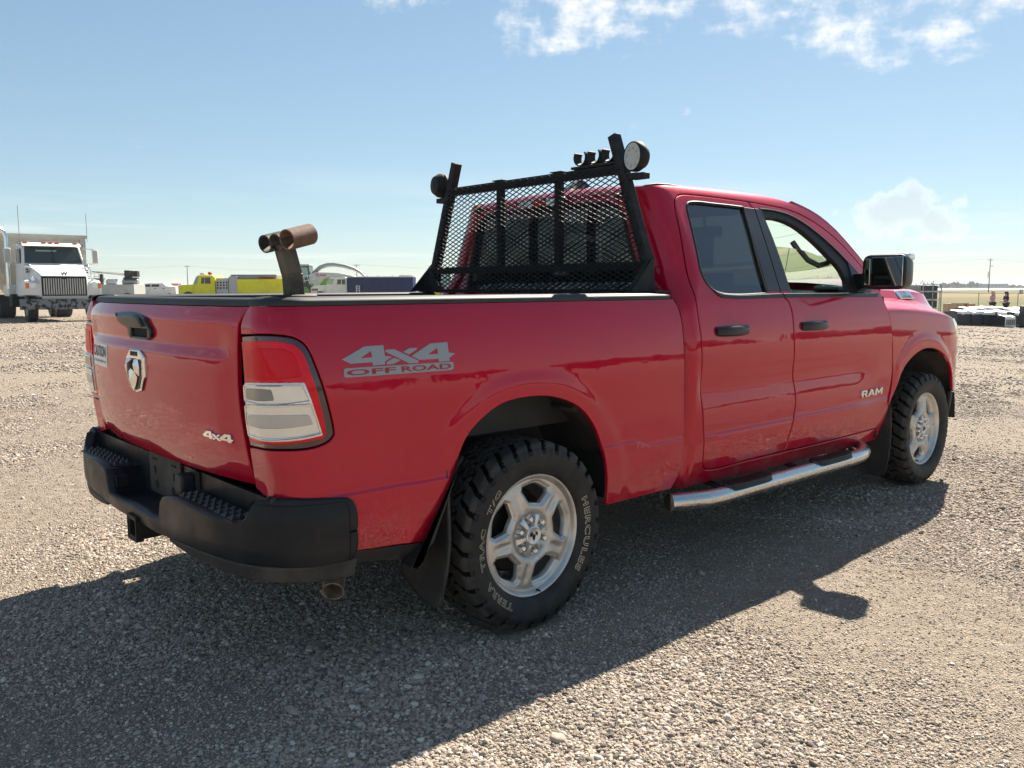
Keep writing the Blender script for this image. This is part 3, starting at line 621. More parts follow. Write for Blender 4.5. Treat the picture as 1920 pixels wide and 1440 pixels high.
both('headlight', 'fender', [(3.985, 1.105), (4.03, 1.02), (4.10, .945), (4.20, .925), (4.34, .945), (4.36, 1.02), (4.25, 1.085)], M['headlamp'], gap=.002, lift=.003)
both('bumper_corner', 'fender', [(4.02, .590), (4.30, .590), (4.30, .655), (4.10, .655)], M['chrome'], gap=.001, lift=.004)
both('front_valance', 'fender', [(3.99, .595), (4.30, .595), (4.27, .45), (4.10, .40), (4.0, .46)], M['dusty'], gap=.001, lift=-.004)
def hood_ring(x, n=15):
    d = float(FDROP(min(x, 4.3))); ff = float(sstep(4.02, 4.64, x)); r = []
    for sg in (-1, 1):
        pts = [(float(halfw('fender', x, 1.222 - d)) - .004, 1.222 - d), (float(halfw('fender', x, 1.222 - d)) - .07, 1.243 - d * .8), (.737 - .13 * ff, 1.258 - d * .55), (.692 - .13 * ff, 1.307 - d * .32), (.62 - .13 * ff, 1.322 - d * .22), (.40, 1.334 - d * .20)]
        pts = [(y, z - .17 * ff ** 2) for y, z in pts]
        r.append([(x, sg * y, z) for y, z in pts])
    return r[0] + [(x, 0, 1.336 - float(FDROP(min(x, 4.3))) * .2 - .17 * ff ** 2)] + r[1][::-1]
hood = MB().loft([hood_ring(x) for x in (2.94, 3.0, 3.1, 3.2, 3.4, 3.6, 3.8, 3.95, 4.1, 4.2, 4.3, 4.4, 4.5, 4.56, 4.6)], False).build('hood', M['red'], truck, 30)
MB().box(-.115, .115, -.004, .004, -.038, .038).build('hood_badge', M['chrome'], hood, 40, .008)
hb = hood.children[0]; hb.matrix_local = Matrix.Translation((3.76, -.718, 1.266)) @ Matrix.Rotation(math.radians(-43), 4, 'X')
for tx, w, h, zz_ in (('5.7L', .10, .030, .002), ('HEMI', .13, .026, -.031)):
    put_text('badge_lettering', tx, w, h, lambda a, b_, w=w, z=zz_: (a - w / 2, -.0052, b_ + z), M['ink'], hb)
MB().loft([[(4.55 + q, y, z) for y in np.linspace(-.62, .62, 9)] for q, z in ((.0, 1.13), (.03, 1.05), (.05, .9), (.06, .7), (.02, .5), (-.1, .4))], False).build('grille', M['trim'], truck)
MB().box(2.90, 3.18, -.80, .80, 1.20, 1.232).build('cowl', M['trim'], truck)

# ---- tailgate
tg_out = [(-.7635, .690), (-.7635, 1.222), (-.775, 1.25), (-.79, 1.274), (.79, 1.274), (.775, 1.25), (.7635, 1.222), (.7635, .690)]
gate_o = panel('tailgate', tg_out, gate, gate_n, M['red'], truck, corner=25, res=.016, gap=.004, step=.02)
HANDLE = [(.231, 1.232), (-.035, 1.234), (-.112, 1.222), (-.153, 1.173), (-.142, 1.151), (-.103, 1.137), (.082, 1.139), (.093, 1.153), (.091, 1.171), (.134, 1.187), (.175, 1.205)]
HHOLE = [(.050, 1.178), (-.118, 1.180), (-.106, 1.150), (.058, 1.150)]
th = panel('tailgate_handle', HANDLE, gate, gate_n, M['trim'], gate_o, holes=[HHOLE], lift=.014, gap=.001, edge=.006, depth=.02, res=.02, corner=18)
panel('handle_cup', HHOLE, gate, gate_n, M['inner'], th, lift=.0025, gap=-.002, edge=.001, depth=.002)
panel('handle_grip', [(.190, 1.226), (-.03, 1.228), (-.085, 1.218), (-.112, 1.190), (.118, 1.188), (.150, 1.202)], gate, gate_n, M['trim'], th, lift=.024, gap=.001, edge=.008, depth=.016, res=.02, corner=15)
MB().lathe([(0, .0), (0, .008), (.012, .008)], 'x', 16, tuple(gate(.03, 1.205) + np.array([-.020, 0, 0]))).build('key_cylinder', M['chrome'], th)
def gtext(y0, z0, lift): return lambda a, b_: gate(y0 - a, z0 + b_) + gate_n(y0 - a, z0 + b_) * lift
panel('caution_sticker', [(.640, 1.005), (.640, 1.098), (.372, 1.098), (.372, 1.005)], gate, gate_n, M['white_sticker'], gate_o, lift=.0015, gap=.0003, edge=.0003, depth=.001, corner=10)
put_text('sticker_lettering', 'CAUTION', .238, .046, gtext(.626, 1.044, .0026), M['ink'], gate_o, .02)
put_text('sticker_lettering', 'THIS VEHICLE MAKES FREQUENT STOPS', .238, .011, gtext(.626, 1.020, .0026), M['ink'], gate_o, .02)
EM = [(-.005, .938), (.055, .953), (.085, 1.0), (.083, 1.072), (.048, 1.098), (-.058, 1.100), (-.098, 1.083), (-.100, 1.0), (-.062, .950)]
def scl(P, k, c=(-.006, 1.02)): return [(c[0] + (a - c[0]) * k, c[1] + (b_ - c[1]) * k) for a, b_ in P]
em = panel('tailgate_emblem', EM, gate, gate_n, M['chrome'], gate_o, lift=.010, gap=.0005, edge=.006, depth=.014, corner=20, res=.03)
panel('emblem_ground', scl([(-.005, .943), (.048, .957), (.076, 1.0), (.074, 1.062), (.04, 1.070), (-.052, 1.070), (-.088, 1.062), (-.090, 1.0), (-.056, .954)], .93, (-.006, 1.01)), gate, gate_n, M['trim'], em, lift=.0115, gap=.0003, edge=.001, depth=.003, corner=20)
ram_letters(.030, 1.076, .072, .017, gate, gate_n, M['ink'], em, 'emblem_lettering', .0118, .001, -1)
b = MB()                                            # faceted animal-head relief
def facet(pts, lift): return [tuple(gate(y * 1.18 - .006, 1.012 + (z - 1.012) * 1.06) + np.array([-l, 0, 0])) for (y, z), l in zip(pts, lift)]
for sg in (-1, 1):
    b.add(facet([(sg * .010, 1.062), (sg * .052, 1.064), (sg * .068, 1.035), (sg * .058, 1.005), (sg * .036, 1.022), (sg * .030, 1.045)], [.013, .016, .018, .016, .024, .026]), [(0, 1, 5), (1, 2, 5), (2, 4, 5), (2, 3, 4)])
    b.add(facet([(0, 1.03), (sg * .026, 1.020), (sg * .040, 1.0), (sg * .022, .972), (0, .950), (0, .99)], [.022, .020, .015, .016, .018, .030]), [(0, 1, 5), (1, 2, 5), (2, 3, 5), (3, 4, 5)])
b.build('emblem_relief', M['chrome'], em, 10, fix=False)
dx4 = lambda pts, y0, z0, k: [(y0 - (u + .812) * k, z0 + (z - 1.075) * k * 1.05) for u, z in pts]
for i, d in enumerate(dec): panel('badge_figure', dx4(d, -.530, .832 - .0, .405), gate, gate_n, M['chrome'], gate_o, [dx4(h, -.530, .832, .405) for h in dh.get(i, ())], lift=.007, gap=.0001, edge=.001, depth=.007, corner=5, res=.03, step=.02)
# cap of the tailgate and rail caps
b = MB(); R_ = []
for y in np.linspace(-.775, .775, 31):
    g = gate(y, 1.272); x = float(g[0]); R_.append([(x - .003, y, 1.270), (x - .001, y, 1.284), (x + .010, y, 1.293), (x + .05, y, 1.296), (x + .085, y, 1.290), (x + .09, y, 1.268)])
b.loft(R_, False).build('tailgate_cap', M['black'], gate_o, 60)
b = MB(); b.loft([[(x + dx, y, z) for x in (-.98,)] for dx, y, z in ((0, 0, 0), (0, 0, 0))], False) if False else None
MB().box(-1.0, -.955, -.74, .74, .72, 1.275).build('tailgate_inner', M['black'], gate_o)
def rail_ring(u, sg):
    P = []
    for k, (o_, z) in enumerate(((0.002, 1.272), (.004, 1.283), (-.004, 1.292), (-.020, 1.298), (-.055, 1.300), (-.088, 1.298), (-.10, 1.290), (-.10, 1.262))):
        s0 = side('bed', u, 1.274); n0 = side_n('bed', u, 1.2); nn = np.array([n0[0], n0[1], 0]); nn /= np.linalg.norm(nn); q = s0 + nn * o_
        P.append((q[0], q[1] * (1 if sg < 0 else -1), z))
    return P
for sg in (-1, 1):
    us = list(np.linspace(.885, -.90, 30)) + list(np.linspace(-.92, ugap(1.274) + .03, 10))
    MB().loft([rail_ring(u, sg) for u in us], False).build('rail_cap', M['black'], truck, 60)
# ---- load bed inside
b = MB(); b.box(-.95, .92, -.72, .72, .76, .80)
for sg in (-1, 1): b.box(-.95, .92, sg * .72, sg * .80, .76, 1.275)
b.box(.90, .93, -.80, .80, .76, 1.27)
b.build('load_bed', M['black'], truck)
b = MB()
for sg in (-1, 1):
    b.box(-.93, .90, sg * .80, sg * .87, 1.22, 1.27); b.box(-1.0, -.93, sg * .74, sg * .85, .62, 1.262)
b.box(.93, .955, -.86, .86, .45, 1.20)
for x0, x1, y0, y1, z0, z1 in ((-.98, -.62, -.93, .93, .50, .62), (.45, .93, -.93, .93, .44, .62), (1.0, 2.95, -.93, .93, .40, .47), (-.9, 4.2, -.45, .45, .30, .52), (.96, 1.0, -.9, .9, .4, 1.25), (3.0, 4.4, -.60, .60, .40, 1.15)): b.box(x0, x1, y0, y1, z0, z1)
b.build('underbody_shade_fill', M['inner'], truck)  # filler boxes, near-black so the underside and panel gaps read as shade
for sg in (-1, 1):                                   # inner faces of the doors, black behind the gaps
    b = MB(); P = [(1.03, .44), (3.0, .44), (3.04, .8), (2.94, 1.22), (1.03, 1.22)]
    b.loft([[(x, sg * (float(halfw('cab', max(x, 1.2), z)) - .05), z) for x in np.linspace(1.02, 3.05, 14)] for z in np.linspace(.42, 1.262, 8)], False)
    b.build('door_lining', M['interior'], truck)
MB().loft([[(x, sg * .895 - 0, z) for x in (.45, .93)] for sg, z in ((-1, .45), (-1, 1.2))], False).build('bed_gap_shade', M['inner'], truck)  # near-black sheet added behind the bedside, stands in for shade in the gap
# wheel wells
def well(xc, r, zc, y0, y1, sg, nm):
    b = MB(); R1 = []
    for t in np.linspace(.0, math.pi, 25): R1.append([(xc + r * math.cos(t), sg * y0, zc + r * math.sin(t)), (xc + r * math.cos(t), sg * y1, zc + r * math.sin(t))])
    b.loft(R1, False); b.add([(xc - r, sg * y1, .3), (xc + r, sg * y1, .3), (xc + r, sg * y1, zc + r), (xc - r, sg * y1, zc + r)], [(0, 1, 2, 3)])
    for t in np.linspace(.3, math.pi - .3, 5):
        c, s2 = math.cos(t), math.sin(t); b.bar((xc + (r - .012) * c, sg * (y0 - .03), zc + (r - .012) * s2), (xc + (r - .012) * c, sg * (y1 + .02), zc + (r - .012) * s2), .03, .02, (c, 0, s2))
    b.build(nm, M['dusty'], truck)
for sg in (-1, 1):
    well(-.03, .53, .42, .955, .56, sg, 'wheel_well'); well(3.50, .605, .40, .962, .52, sg, 'wheel_well')
    MB().box(3.30, 3.9, sg * .53, sg * .56, .5, .9).box(3.62, 3.82, sg * .56, sg * .72, .60, .80).build('strut_tower', M['dusty'], truck, 40, .02)

# ---- rear bumper
BX = [(.0, -1.155), (.30, -1.155), (.55, -1.145), (.72, -1.122), (.84, -1.085), (.92, -1.035), (.965, -.97), (.985, -.90), (.992, -.82), (.992, -.80)]
_c = outline([(y, x) for y, x in BX], .01, 60, False); _s = np.concatenate([[0], np.cumsum(np.linalg.norm(np.diff(_c, axis=0), axis=1))])
def bump(s, z, off=0.):
    s = np.asarray(s, float); z = np.asarray(z, float); a = np.abs(s); yy = np.interp(a, _s, _c[:, 0]); xx = np.interp(a, _s, _c[:, 1])
    e = .004; dy = np.interp(a + e, _s, _c[:, 0]) - np.interp(np.maximum(a - e, 0), _s, _c[:, 0]); dx = np.interp(a + e, _s, _c[:, 1]) - np.interp(np.maximum(a - e, 0), _s, _c[:, 1])
    L = np.hypot(dx, dy) + 1e-12; nx, ny = -dy / L, dx / L
    bul = .018 * sstep(.41, .52, z) - .012 * sstep(.60, .69, z) + off
    return np.stack([xx + nx * bul, np.sign(s) * (yy + ny * bul), z], -1)
def bump_n(s, z, e=2e-3):
    ds = bump(s + e, z) - bump(s - e, z); dz = bump(s, z + e) - bump(s, z - e); n = np.cross(dz, ds); return n / np.linalg.norm(n, axis=-1, keepdims=True)
sy = lambda y: float(np.interp(y, _c[:, 0], _s)); SE = float(_s[-1])
half = [(0, .508), (.245, .508), (.268, .515), (.30, .590), (.322, .603), (sy(.795), .606), (sy(.822), .612), (sy(.852), .668), (sy(.872), .677), (SE - .045, .670), (SE - .028, .667), (SE - .013, .657), (SE - .004, .641), (SE, .615), (SE - .004, .485), (SE - .008, .474), (SE - .020, .466), (sy(.9), .466), (.42, .460), (.33, .452), (.22, .444), (0, .444)]
bp_out = half[:-1] + [(-a, z) for a, z in half[::-1]][:-0 or None]
bp_out = half + [(-a, z) for a, z in half[::-1] if a > 1e-6]
bumper = panel('rear_bumper', bp_out, bump, bump_n, M['bumper'], truck, corner=70, res=.02, gap=0, edge=.009, depth=.035, step=.0085, weld=True)
for sg in (-1, 1):
    pan = [(sy(.885), .660), (SE - .045, .652), (SE - .032, .635), (SE - .036, .475), (SE - .05, .466), (sy(.94), .466)]
    val = [(.335, .455), (.40, .461), (sy(.9), .467), (SE + .0, .463), (SE - .006, .404), (sy(.9), .414), (.60, .422), (.40, .434), (.345, .444)]
    panel('bumper_valance', [(sg * a, z) for a, z in val], lambda s, z: bump(s, z, .002), bump_n, M['dusty'], bumper, gap=.001, edge=.008, depth=.06, corner=60, res=.03)
    # groove that frames the end cap
    g = np.array([(sy(.86) + (SE - .052 - sy(.86)) * t, .664 - .006 * t) for t in np.linspace(0, 1, 12)] + [(SE - .040, .652), (SE - .033, .640), (SE - .031, .625)] + [(SE - .031 - .002 * t, .61 - .145 * t) for t in np.linspace(0, 1, 10)])
    MB().tube([tuple(q) for q in (bump(g[:, 0] * sg, g[:, 1]) + bump_n(g[:, 0] * sg, g[:, 1]) * .0002)], .0018, 6).build('end_cap_seam', M['inner'], bumper)
b = MB()                                              # shelves and walls behind the shell
b.box(-1.150, -1.02, -.27, .27, .495, .5065)
for sg in (-1, 1):
    b.add([(-1.148, sg * .256, .506), (-1.03, sg * .256, .506), (-1.03, sg * .31, .600), (-1.148, sg * .305, .600), ], [(0, 1, 2, 3)])
    ys = [.305, .55, .72, .83]
    b.add([(float(np.interp(y, _c[:, 0], _c[:, 1])) + (.004), sg * y, .6005) for y in ys] + [(-1.03, sg * y, .6005) for y in ys[::-1]], [tuple(range(8))])
    b.add([(-1.105, sg * .835, .60), (-1.0, sg * .835, .60), (-1.0, sg * .855, .672), (-1.085, sg * .855, .672)], [(0, 1, 2, 3)])
    ye = [(float(np.interp(y, _c[:, 0], _c[:, 1])) + .006, y) for y in (.855, .90, .94, .966)]
    b.add([(x, sg * y, .670) for x, y in ye] + [(-.90, sg * .982, .668), (-.82, sg * .985, .664), (-.82, sg * .86, .664), (-.99, sg * .845, .670)], [tuple(range(8))])
b.box(-1.035, -1.02, -.86, .86, .44, .672)
b.build('bumper_core', M['bumper'], bumper, 30)
pl = MB().box(-1.045, -1.035, -.165, .165, .52, .685).build('plate_bracket', M['dusty'], bumper, 40, .004)
for y in (-.085, .085): MB().lathe([(0, 0), (0, .016), (.003, .018)], 'x', 16, (-1.0475, y, .558)).build('hole', M['inner'], pl)
for y in (-.10, .10):
    MB().box(-1.0475, -1.044, y - .022, y + .022, .655, .662).build('slot', M['inner'], pl); MB().box(-1.0475, -1.044, y - .006, y + .006, .60, .63).build('slot', M['inner'], pl)
MB().box(-1.085, -1.03, -.275, -.205, .585, .655).build('trailer_socket', M['black'], bumper, 40, .010)
MB().box(-1.042, -1.034, -.335, -.295, .610, .672).build('socket_opening', M['inner'], bumper)
def pyr_grid(b, x0, x1, y0, y1, z, nx, ny, skew=0):
    for i in range(nx):
        for j in range(ny):
            ax, bx_ = x0 + (x1 - x0) * i / nx, x0 + (x1 - x0) * (i + .92) / nx; ay, by = y0 + (y1 - y0) * j / ny, y0 + (y1 - y0) * (j + .92) / ny
            b.add([(ax, ay, z), (bx_, ay, z), (bx_, by, z), (ax, by, z), ((ax + bx_) / 2, ay + (by - ay) * .8, z + .017)], [(0, 1, 4), (1, 2, 4), (2, 3, 4), (3, 0, 4)])
for sg in (-1, 1):
    b = MB(); b.box(-1.128, -1.045, min(sg * .33, sg * .80), max(sg * .33, sg * .80), .598, .604); pyr_grid(b, -1.122, -1.05, sg * .34, sg * .79, .604, 3, 9)
    b.build('step_pad', M['rubber'], bumper, 20, fix=False)
    b = MB(); pyr_grid(b, -1.055, -.985, sg * .862, sg * .925, .672, 2, 2); pyr_grid(b, -.985, -.90, sg * .862, sg * .96, .671, 3, 4)
    b.build('step_pad', M['rubber'], bumper, 20, fix=False)
    MB().box(-1.145, -1.10, sg * .262 - .004, sg * .30 + .004, .53, .575).build('bumper_vent', M['inner'], bumper)
# hitch receiver
b = MB(); o, i_ = .041, .031
for a0, a1, b0, b1 in ((-o, o, i_, o), (-o, o, -o, -i_), (-o, -i_, -i_, i_), (i_, o, -i_, i_)): b.box(-1.175, -.80, a0, a1, .425 + b0, .425 + b1)
b.box(-1.178, -1.150, -o - .007, -o, .425 - o - .007, .425 + o + .007).box(-1.178, -1.150, o, o + .007, .425 - o - .007, .425 + o + .007).box(-1.178, -1.150, -o, o, .425 + o, .425 + o + .007).box(-1.178, -1.150, -o, o, .425 - o - .007, .425 - o)
b.box(-.9, -.80, -.5, .5, .40, .46)
b.build('hitch_receiver', M['dark_metal'], truck, 40)
b = MB(); b.lathe([(.18, .036), (.02, .038), (.0, .040), (.0, .034), (.10, .033), (.10, 0)], 'x', 24); ex = b.build('exhaust_tip', M['exhaust'], truck, 40)
ex.matrix_local = Matrix.Translation((-.765, -.770, .282)) @ Matrix.Rotation(math.radians(52), 4, 'Z') @ Matrix.Rotation(math.radians(-24), 4, 'Y')
MB().lathe([(.099, .0335), (.099, 0)], 'x', 24).build('exhaust_bore', M['inner'], ex)
b = MB(); b.loft([[(-.43, sg * 0 - .96, .60), (-.52, -.965, .450), (-.80, -.955, .474), (-.80, -.93, .43), (-.60, -.93, .40), (-.50, -.94, .40)] for sg in (1,)] + [[(-.43, -.88, .60), (-.52, -.88, .450), (-.80, -.87, .474), (-.80, -.87, .43), (-.60, -.87, .40), (-.50, -.88, .40)]], True, True)
b.build('bed_skirt', M['dusty'], truck, 40)

# ---- wheels
def tyre_prof(n_side=1):
    return [(-.100, .236), (-.113, .243), (-.124, .256), (-.1325, .275), (-.1365, .295), (-.1375, .312), (-.1360, .328), (-.132, .342)]
PR = [(-.100, .236), (-.113, .243), (-.124, .256), (-.1325, .275), (-.1365, .295), (-.1375, .312)]
side_y = pchip([.236, .243, .256, .275, .295, .312, .33], [-.100, -.113, -.124, -.1325, -.1365, -.1375, -.136])
def make_tyre():
    NT = 640; prof = [(y, r, 0) for y, r in PR]
    sh = [(-.1366, .324), (-.1345, .333), (-.1320, .340), (-.1295, .3465), (-.127, .352), (-.1235, .358), (-.119, .3630), (-.113, .3667)]
    tr = [(y, .3667 + (.372 - .3667) * float(sstep(.113, .07, abs(y)))) for y in np.linspace(-.106, .106, 41)]
    full = [(y, r) for y, r in PR] + sh + tr + [(-y, r) for y, r in sh[::-1]] + [(-y, r) for y, r in PR[::-1]]
    Y = np.array([p[0] for p in full]); Rr = np.array([p[1] for p in full]); th = 2 * np.pi * np.arange(NT) / NT
    TH, YY = np.meshgrid(th, Y, indexing='ij'); RR = np.tile(Rr, (NT, 1)); NL = 30
    ph = TH * NL / (2 * np.pi)
    sgn = np.sign(YY); a = np.abs(YY)
    fr = (ph + np.where(sgn > 0, .5, 0) + .45 * (a - .075) / .06) % 1.0
    lug = sstep(.0, .06, fr) * sstep(.80, .74, fr)                       # shoulder lugs
    z1 = .055 + .007 * np.sign(np.sin(2 * np.pi * ph))                     # zig-zag grooves
    g1 = sstep(.0045, .0025, np.abs(a - z1)); z2 = .018 + .006 * np.sign(np.sin(2 * np.pi * (ph + .25)))
    g2 = sstep(.0040, .0020, np.abs(a - z2))
    fc = (ph * 1.0 + .35 * np.where(YY > 0, 1, 0) + YY * 9) % 1.0; blk = sstep(.0, .06, fc) * sstep(.88, .82, fc)
    sipe = np.where(np.abs(((fc * 2) % 1) - .5) < .05, .25, 0)
    groove = np.where(a > z1, 1 - lug, np.where(a > .004, np.maximum(1 - blk, sipe), .0)); groove = np.maximum(groove, np.maximum(g1, g2))
    tmask = sstep(.326, .334, RR)
    fr2 = (ph * 1.0 + np.where(sgn > 0, .5, 0)) % 1.0
    shoulder = (RR < .3640)
    dep = np.where(shoulder, .0075 * (1 - sstep(.0, .05, fr) * sstep(.80, .72, fr)) * tmask, .0125 * groove)
    YD = YY - np.where(shoulder, sgn * dep * .9 * -1, 0) * 1.0
    YD = YY - np.where(shoulder, sgn * dep, 0); RD = RR - np.where(shoulder, dep * .5, dep)
    # raised ring of fine blocks on the upper sidewall
    ring = (RR > .322) & (RR < .345) ; pat = (np.sin(ph * 2 * np.pi * 2) > .2) & ring
    YD = YD + np.where(pat, sgn * .0016, 0)
    V = np.stack([RD * np.sin(TH), YD, RD * np.cos(TH)], -1).reshape(-1, 3); m = len(Y)
    idx = np.arange(NT * m).reshape(NT, m); nx = np.roll(idx, -1, 0)
    F = np.stack([idx[:, :-1], idx[:, 1:], nx[:, 1:], nx[:, :-1]], -1).reshape(-1, 4)
    me = bpy.data.meshes.new('tyre'); me.from_pydata(V.tolist(), [], F.tolist())
    for q in ('tyre', 'tread', 'groove'): me.materials.append(M[q])
    gd = np.where(shoulder, (1 - sstep(.0, .05, fr) * sstep(.80, .72, fr)) * tmask, groove); zone = (RR > .345)
    gv, zv = gd.reshape(-1)[F].mean(1), zone.reshape(-1)[F].mean(1); me.polygons.foreach_set('material_index', np.where(gv > .55, np.where(zv > .3, 2, 0), np.where(zv > .5, 1, 0)).astype(np.int32)); me.shade_smooth(); me.set_sharp_from_angle(angle=math.radians(38))
    return me
TYRE = make_tyre()
def arc_text(txt, phi0, phi1, r0, h, lift, off):
    w = abs(phi1 - phi0) * (r0 + h / 2); v, f = text_fit(txt, w, h, off, 1.22); P = []
    for a, b_ in v:
        r = r0 + b_; ph = phi0 + (phi1 - phi0) * a / w; P.append((r * math.sin(ph), float(side_y(r)) - lift, r * math.cos(ph)))
    return P, f
D = math.radians
def disc_face():
    """pressed steel wheel face with five windows; x right, z up as seen from outside, y outwards is negative"""
    holes = []; hp = []
    for k in range(5):
        c = D(10 + 72 * k); H = [(-21, .185), (-10, .194), (10, .194), (21, .185), (21, .165), (12, .128), (-12, .128), (-21, .165)]
        H = [(-20.5, .195), (0, .203), (20.5, .195), (23, .180), (13.5, .127), (0, .124), (-13.5, .127), (-23, .180)]
        holes.append([(r * math.sin(c + D(a)), r * math.cos(c + D(a))) for a, r in H])
    HP = [outline(h, .006, 42) for h in holes]; allh = np.concatenate(HP)
    base_ = pchip([0, .062, .074, .088, .10, .125, .16, .200, .213, .220, .226, .232, .238, .243], [.030, .030, .030, .020, .013, .009, .012, .019, .022, .022, .011, .003, .000, .006])
    def hgt(x, z):
        x = np.asarray(x, float); z = np.asarray(z, float); r = np.hypot(x, z); h = base_(r)
        sh = x.shape; q = np.stack([x.ravel(), z.ravel()], 1); d = np.sqrt(np.min(((q[:, None] - allh[None]) ** 2).sum(2), 1)).reshape(sh)
        ang = (np.degrees(np.arctan2(x, z)) - 10 - 36) % 72; ang = np.minimum(ang, 72 - ang)
        valley = .007 * sstep(9, 0, ang) * sstep(.10, .13, r) * sstep(.20, .165, r)
        return h + .012 * sstep(.016, .0, d) + valley
    surf = lambda x, z: np.stack([np.asarray(x, float), hgt(x, z), np.asarray(z, float)], -1)
    def nr(x, z, e=8e-4):
        du = surf(x + e, z) - surf(x - e, z); dz = surf(x, z + e) - surf(x, z - e); n = np.cross(du, dz); return n / np.linalg.norm(n, axis=-1, keepdims=True)
    rim = [(.243 * math.sin(t), .243 * math.cos(t)) for t in np.linspace(0, 2 * math.pi, 240, endpoint=False)][::-1]
    o = panel('rim', rim, surf, nr, M['wheel'], None, holes=holes, res=.007, gap=0, edge=.002, depth=.022, step=.006, corner=42, fine=(lambda x, z: np.hypot(x, z) > .198, .0036))
    return o
rim_proto = disc_face()
def make_wheel(name_parent, x, y, z, right=True, front=False, letters=True, rot=0):
    """returns the wheel part: tyre mesh with rim, cap, nuts and letters as sub-parts"""
    t = link(bpy.data.objects.new('wheel', TYRE), name_parent)
    sg = 1 if right else -1
    t.matrix_local = Matrix.Translation((x, y, z)) @ Matrix.Scale(sg, 4, (0, 1, 0)) @ Matrix.Rotation(rot, 4, 'Y')
    r = rim_proto if rim_proto.parent is None and letters and not front else link(bpy.data.objects.new('rim', rim_proto.data))
    r.parent = t; r.location = (0, -.113, 0)
    b = MB(); b.lathe([(-.105, .238), (-.085, .226), (-.05, .215), (.08, .212), (.10, .235)], 'y', 64).build('rim_barrel', M['wheel'], t)
    MB().lathe([(.0, .0), (.0, .16), (.02, .17), (.02, .0)], 'y', 40).lathe([(-.02, 0), (-.02, .09), (.0, .10)], 'y', 32).box(-.19, -.09, -.02, .05, -.05, .09).build('brake_disc', M['dark_metal'], t)
    MB().lathe([(-.086, 0), (-.086, .086), (-.078, .090)], 'y', 40).build('hub_plate', M['wheel'], t)
    b = MB(); P = []
    for k in range(6):
        c = D(20 + 60 * k)
        for a, rr in ((-13, .036), (-7.5, .084), (7.5, .084), (13, .036)): P.append((rr * math.sin(c + D(a)), rr * math.cos(c + D(a))))
    n = len(P); rings = []
    for yy, k in ((-.088, 1.0), (-.100, 1.0), (-.1035, .95), (-.108, .62), (-.109, .5)): rings.append([(a * k, yy - (0 if k > .9 else .0), c * k) for a, c in P[::-1]])
    b.loft(rings, True, True).lathe([(-.10, .040), (-.112, .038), (-.1145, .033), (-.112, .029), (-.112, 0)], 'y', 40)
    b.build('hub_cap', M['cap'], t, 35)
    b = MB()
    for q in (-1, 1):
        b.add([(q * .004, -.1125, .016), (q * .018, -.1125, .014), (q * .022, -.1125, .002), (q * .013, -.1145, -.002), (q * .010, -.117, .006)], [(0, 1, 4), (1, 2, 4), (2, 3, 4)])
        b.add([(0, -.1135, .008), (q * .009, -.1125, .0), (q * .006, -.1125, -.014), (0, -.1125, -.020), (0, -.118, -.004)], [(0, 1, 4), (1, 2, 4), (2, 3, 4)])
    b.build('cap_emblem', M['dark_metal'], t, 10, fix=False)
    for k in range(6):
        c = D(50 + 60 * k); MB().lathe([(-.088, .013), (-.108, .0115), (-.112, .008), (-.113, 0)], 'y', 6 if False else 12, (.066 * math.sin(c), 0, .066 * math.cos(c))).build('lug_nut', M['chrome'], t)
    MB().lathe([(-.106, .0045), (-.125, .0040), (-.125, 0)], 'y', 8, (.020, 0, -.222)).build('valve_stem', M['rubber'], t)
    if letters:
        for tx, a0, a1 in (('HERCULES', 66, 130), ('TERRA', 208, 243), ('TRAC', 255, 287), ('T/G', 298, 318)):
            for lift, off, mm in ((.0012, .045, 'letter'), (.0022, -.012, 'tyre')):
                P, f = arc_text(tx, D(a0) - rot, D(a1) - rot, .268, .027, lift, off)
                if off < 0:                        # the black body of each letter sits inside its white outline
                    P0, f = arc_text(tx, D(a0) - rot, D(a1) - rot, .268, .027, lift, .045); v0, _ = text_mesh(tx, 1., .045, 1.22); v1, f1 = text_mesh(tx, 1., -.004, 1.22)
                    lo, hi = v0.min(0), v0.max(0); w = abs(D(a1 - a0)) * .2815; V = (v1 - lo) / (hi - lo) * np.array([w, .027]); P = []
                    for a, b_ in V: r_ = .268 + b_; ph = D(a0) - rot + D(a1 - a0) * a / w; P.append((r_ * math.sin(ph), float(side_y(r_)) - lift, r_ * math.cos(ph)))
                    f = f1
                MB().add(P, f).build('tyre_lettering', M[mm], t, 30, fix=False)
    return t
make_wheel(truck, 0, -.862, .371)
make_wheel(truck, 3.569, -.862, .384, front=True, letters=False, rot=D(31))
make_wheel(truck, 0, .862, .371, right=False, letters=False, rot=D(12))
make_wheel(truck, 3.569, .862, .371, right=False, letters=False, rot=D(50))
b = MB(); b.tube([(0, -.75, .371), (0, .75, .371)], .05, 12).ball((0, 0, .371), .15, .17, .15).tube([(3.569, -.7, .371), (3.569, .7, .371)], .03).build('axle', M['dark_metal'], truck)

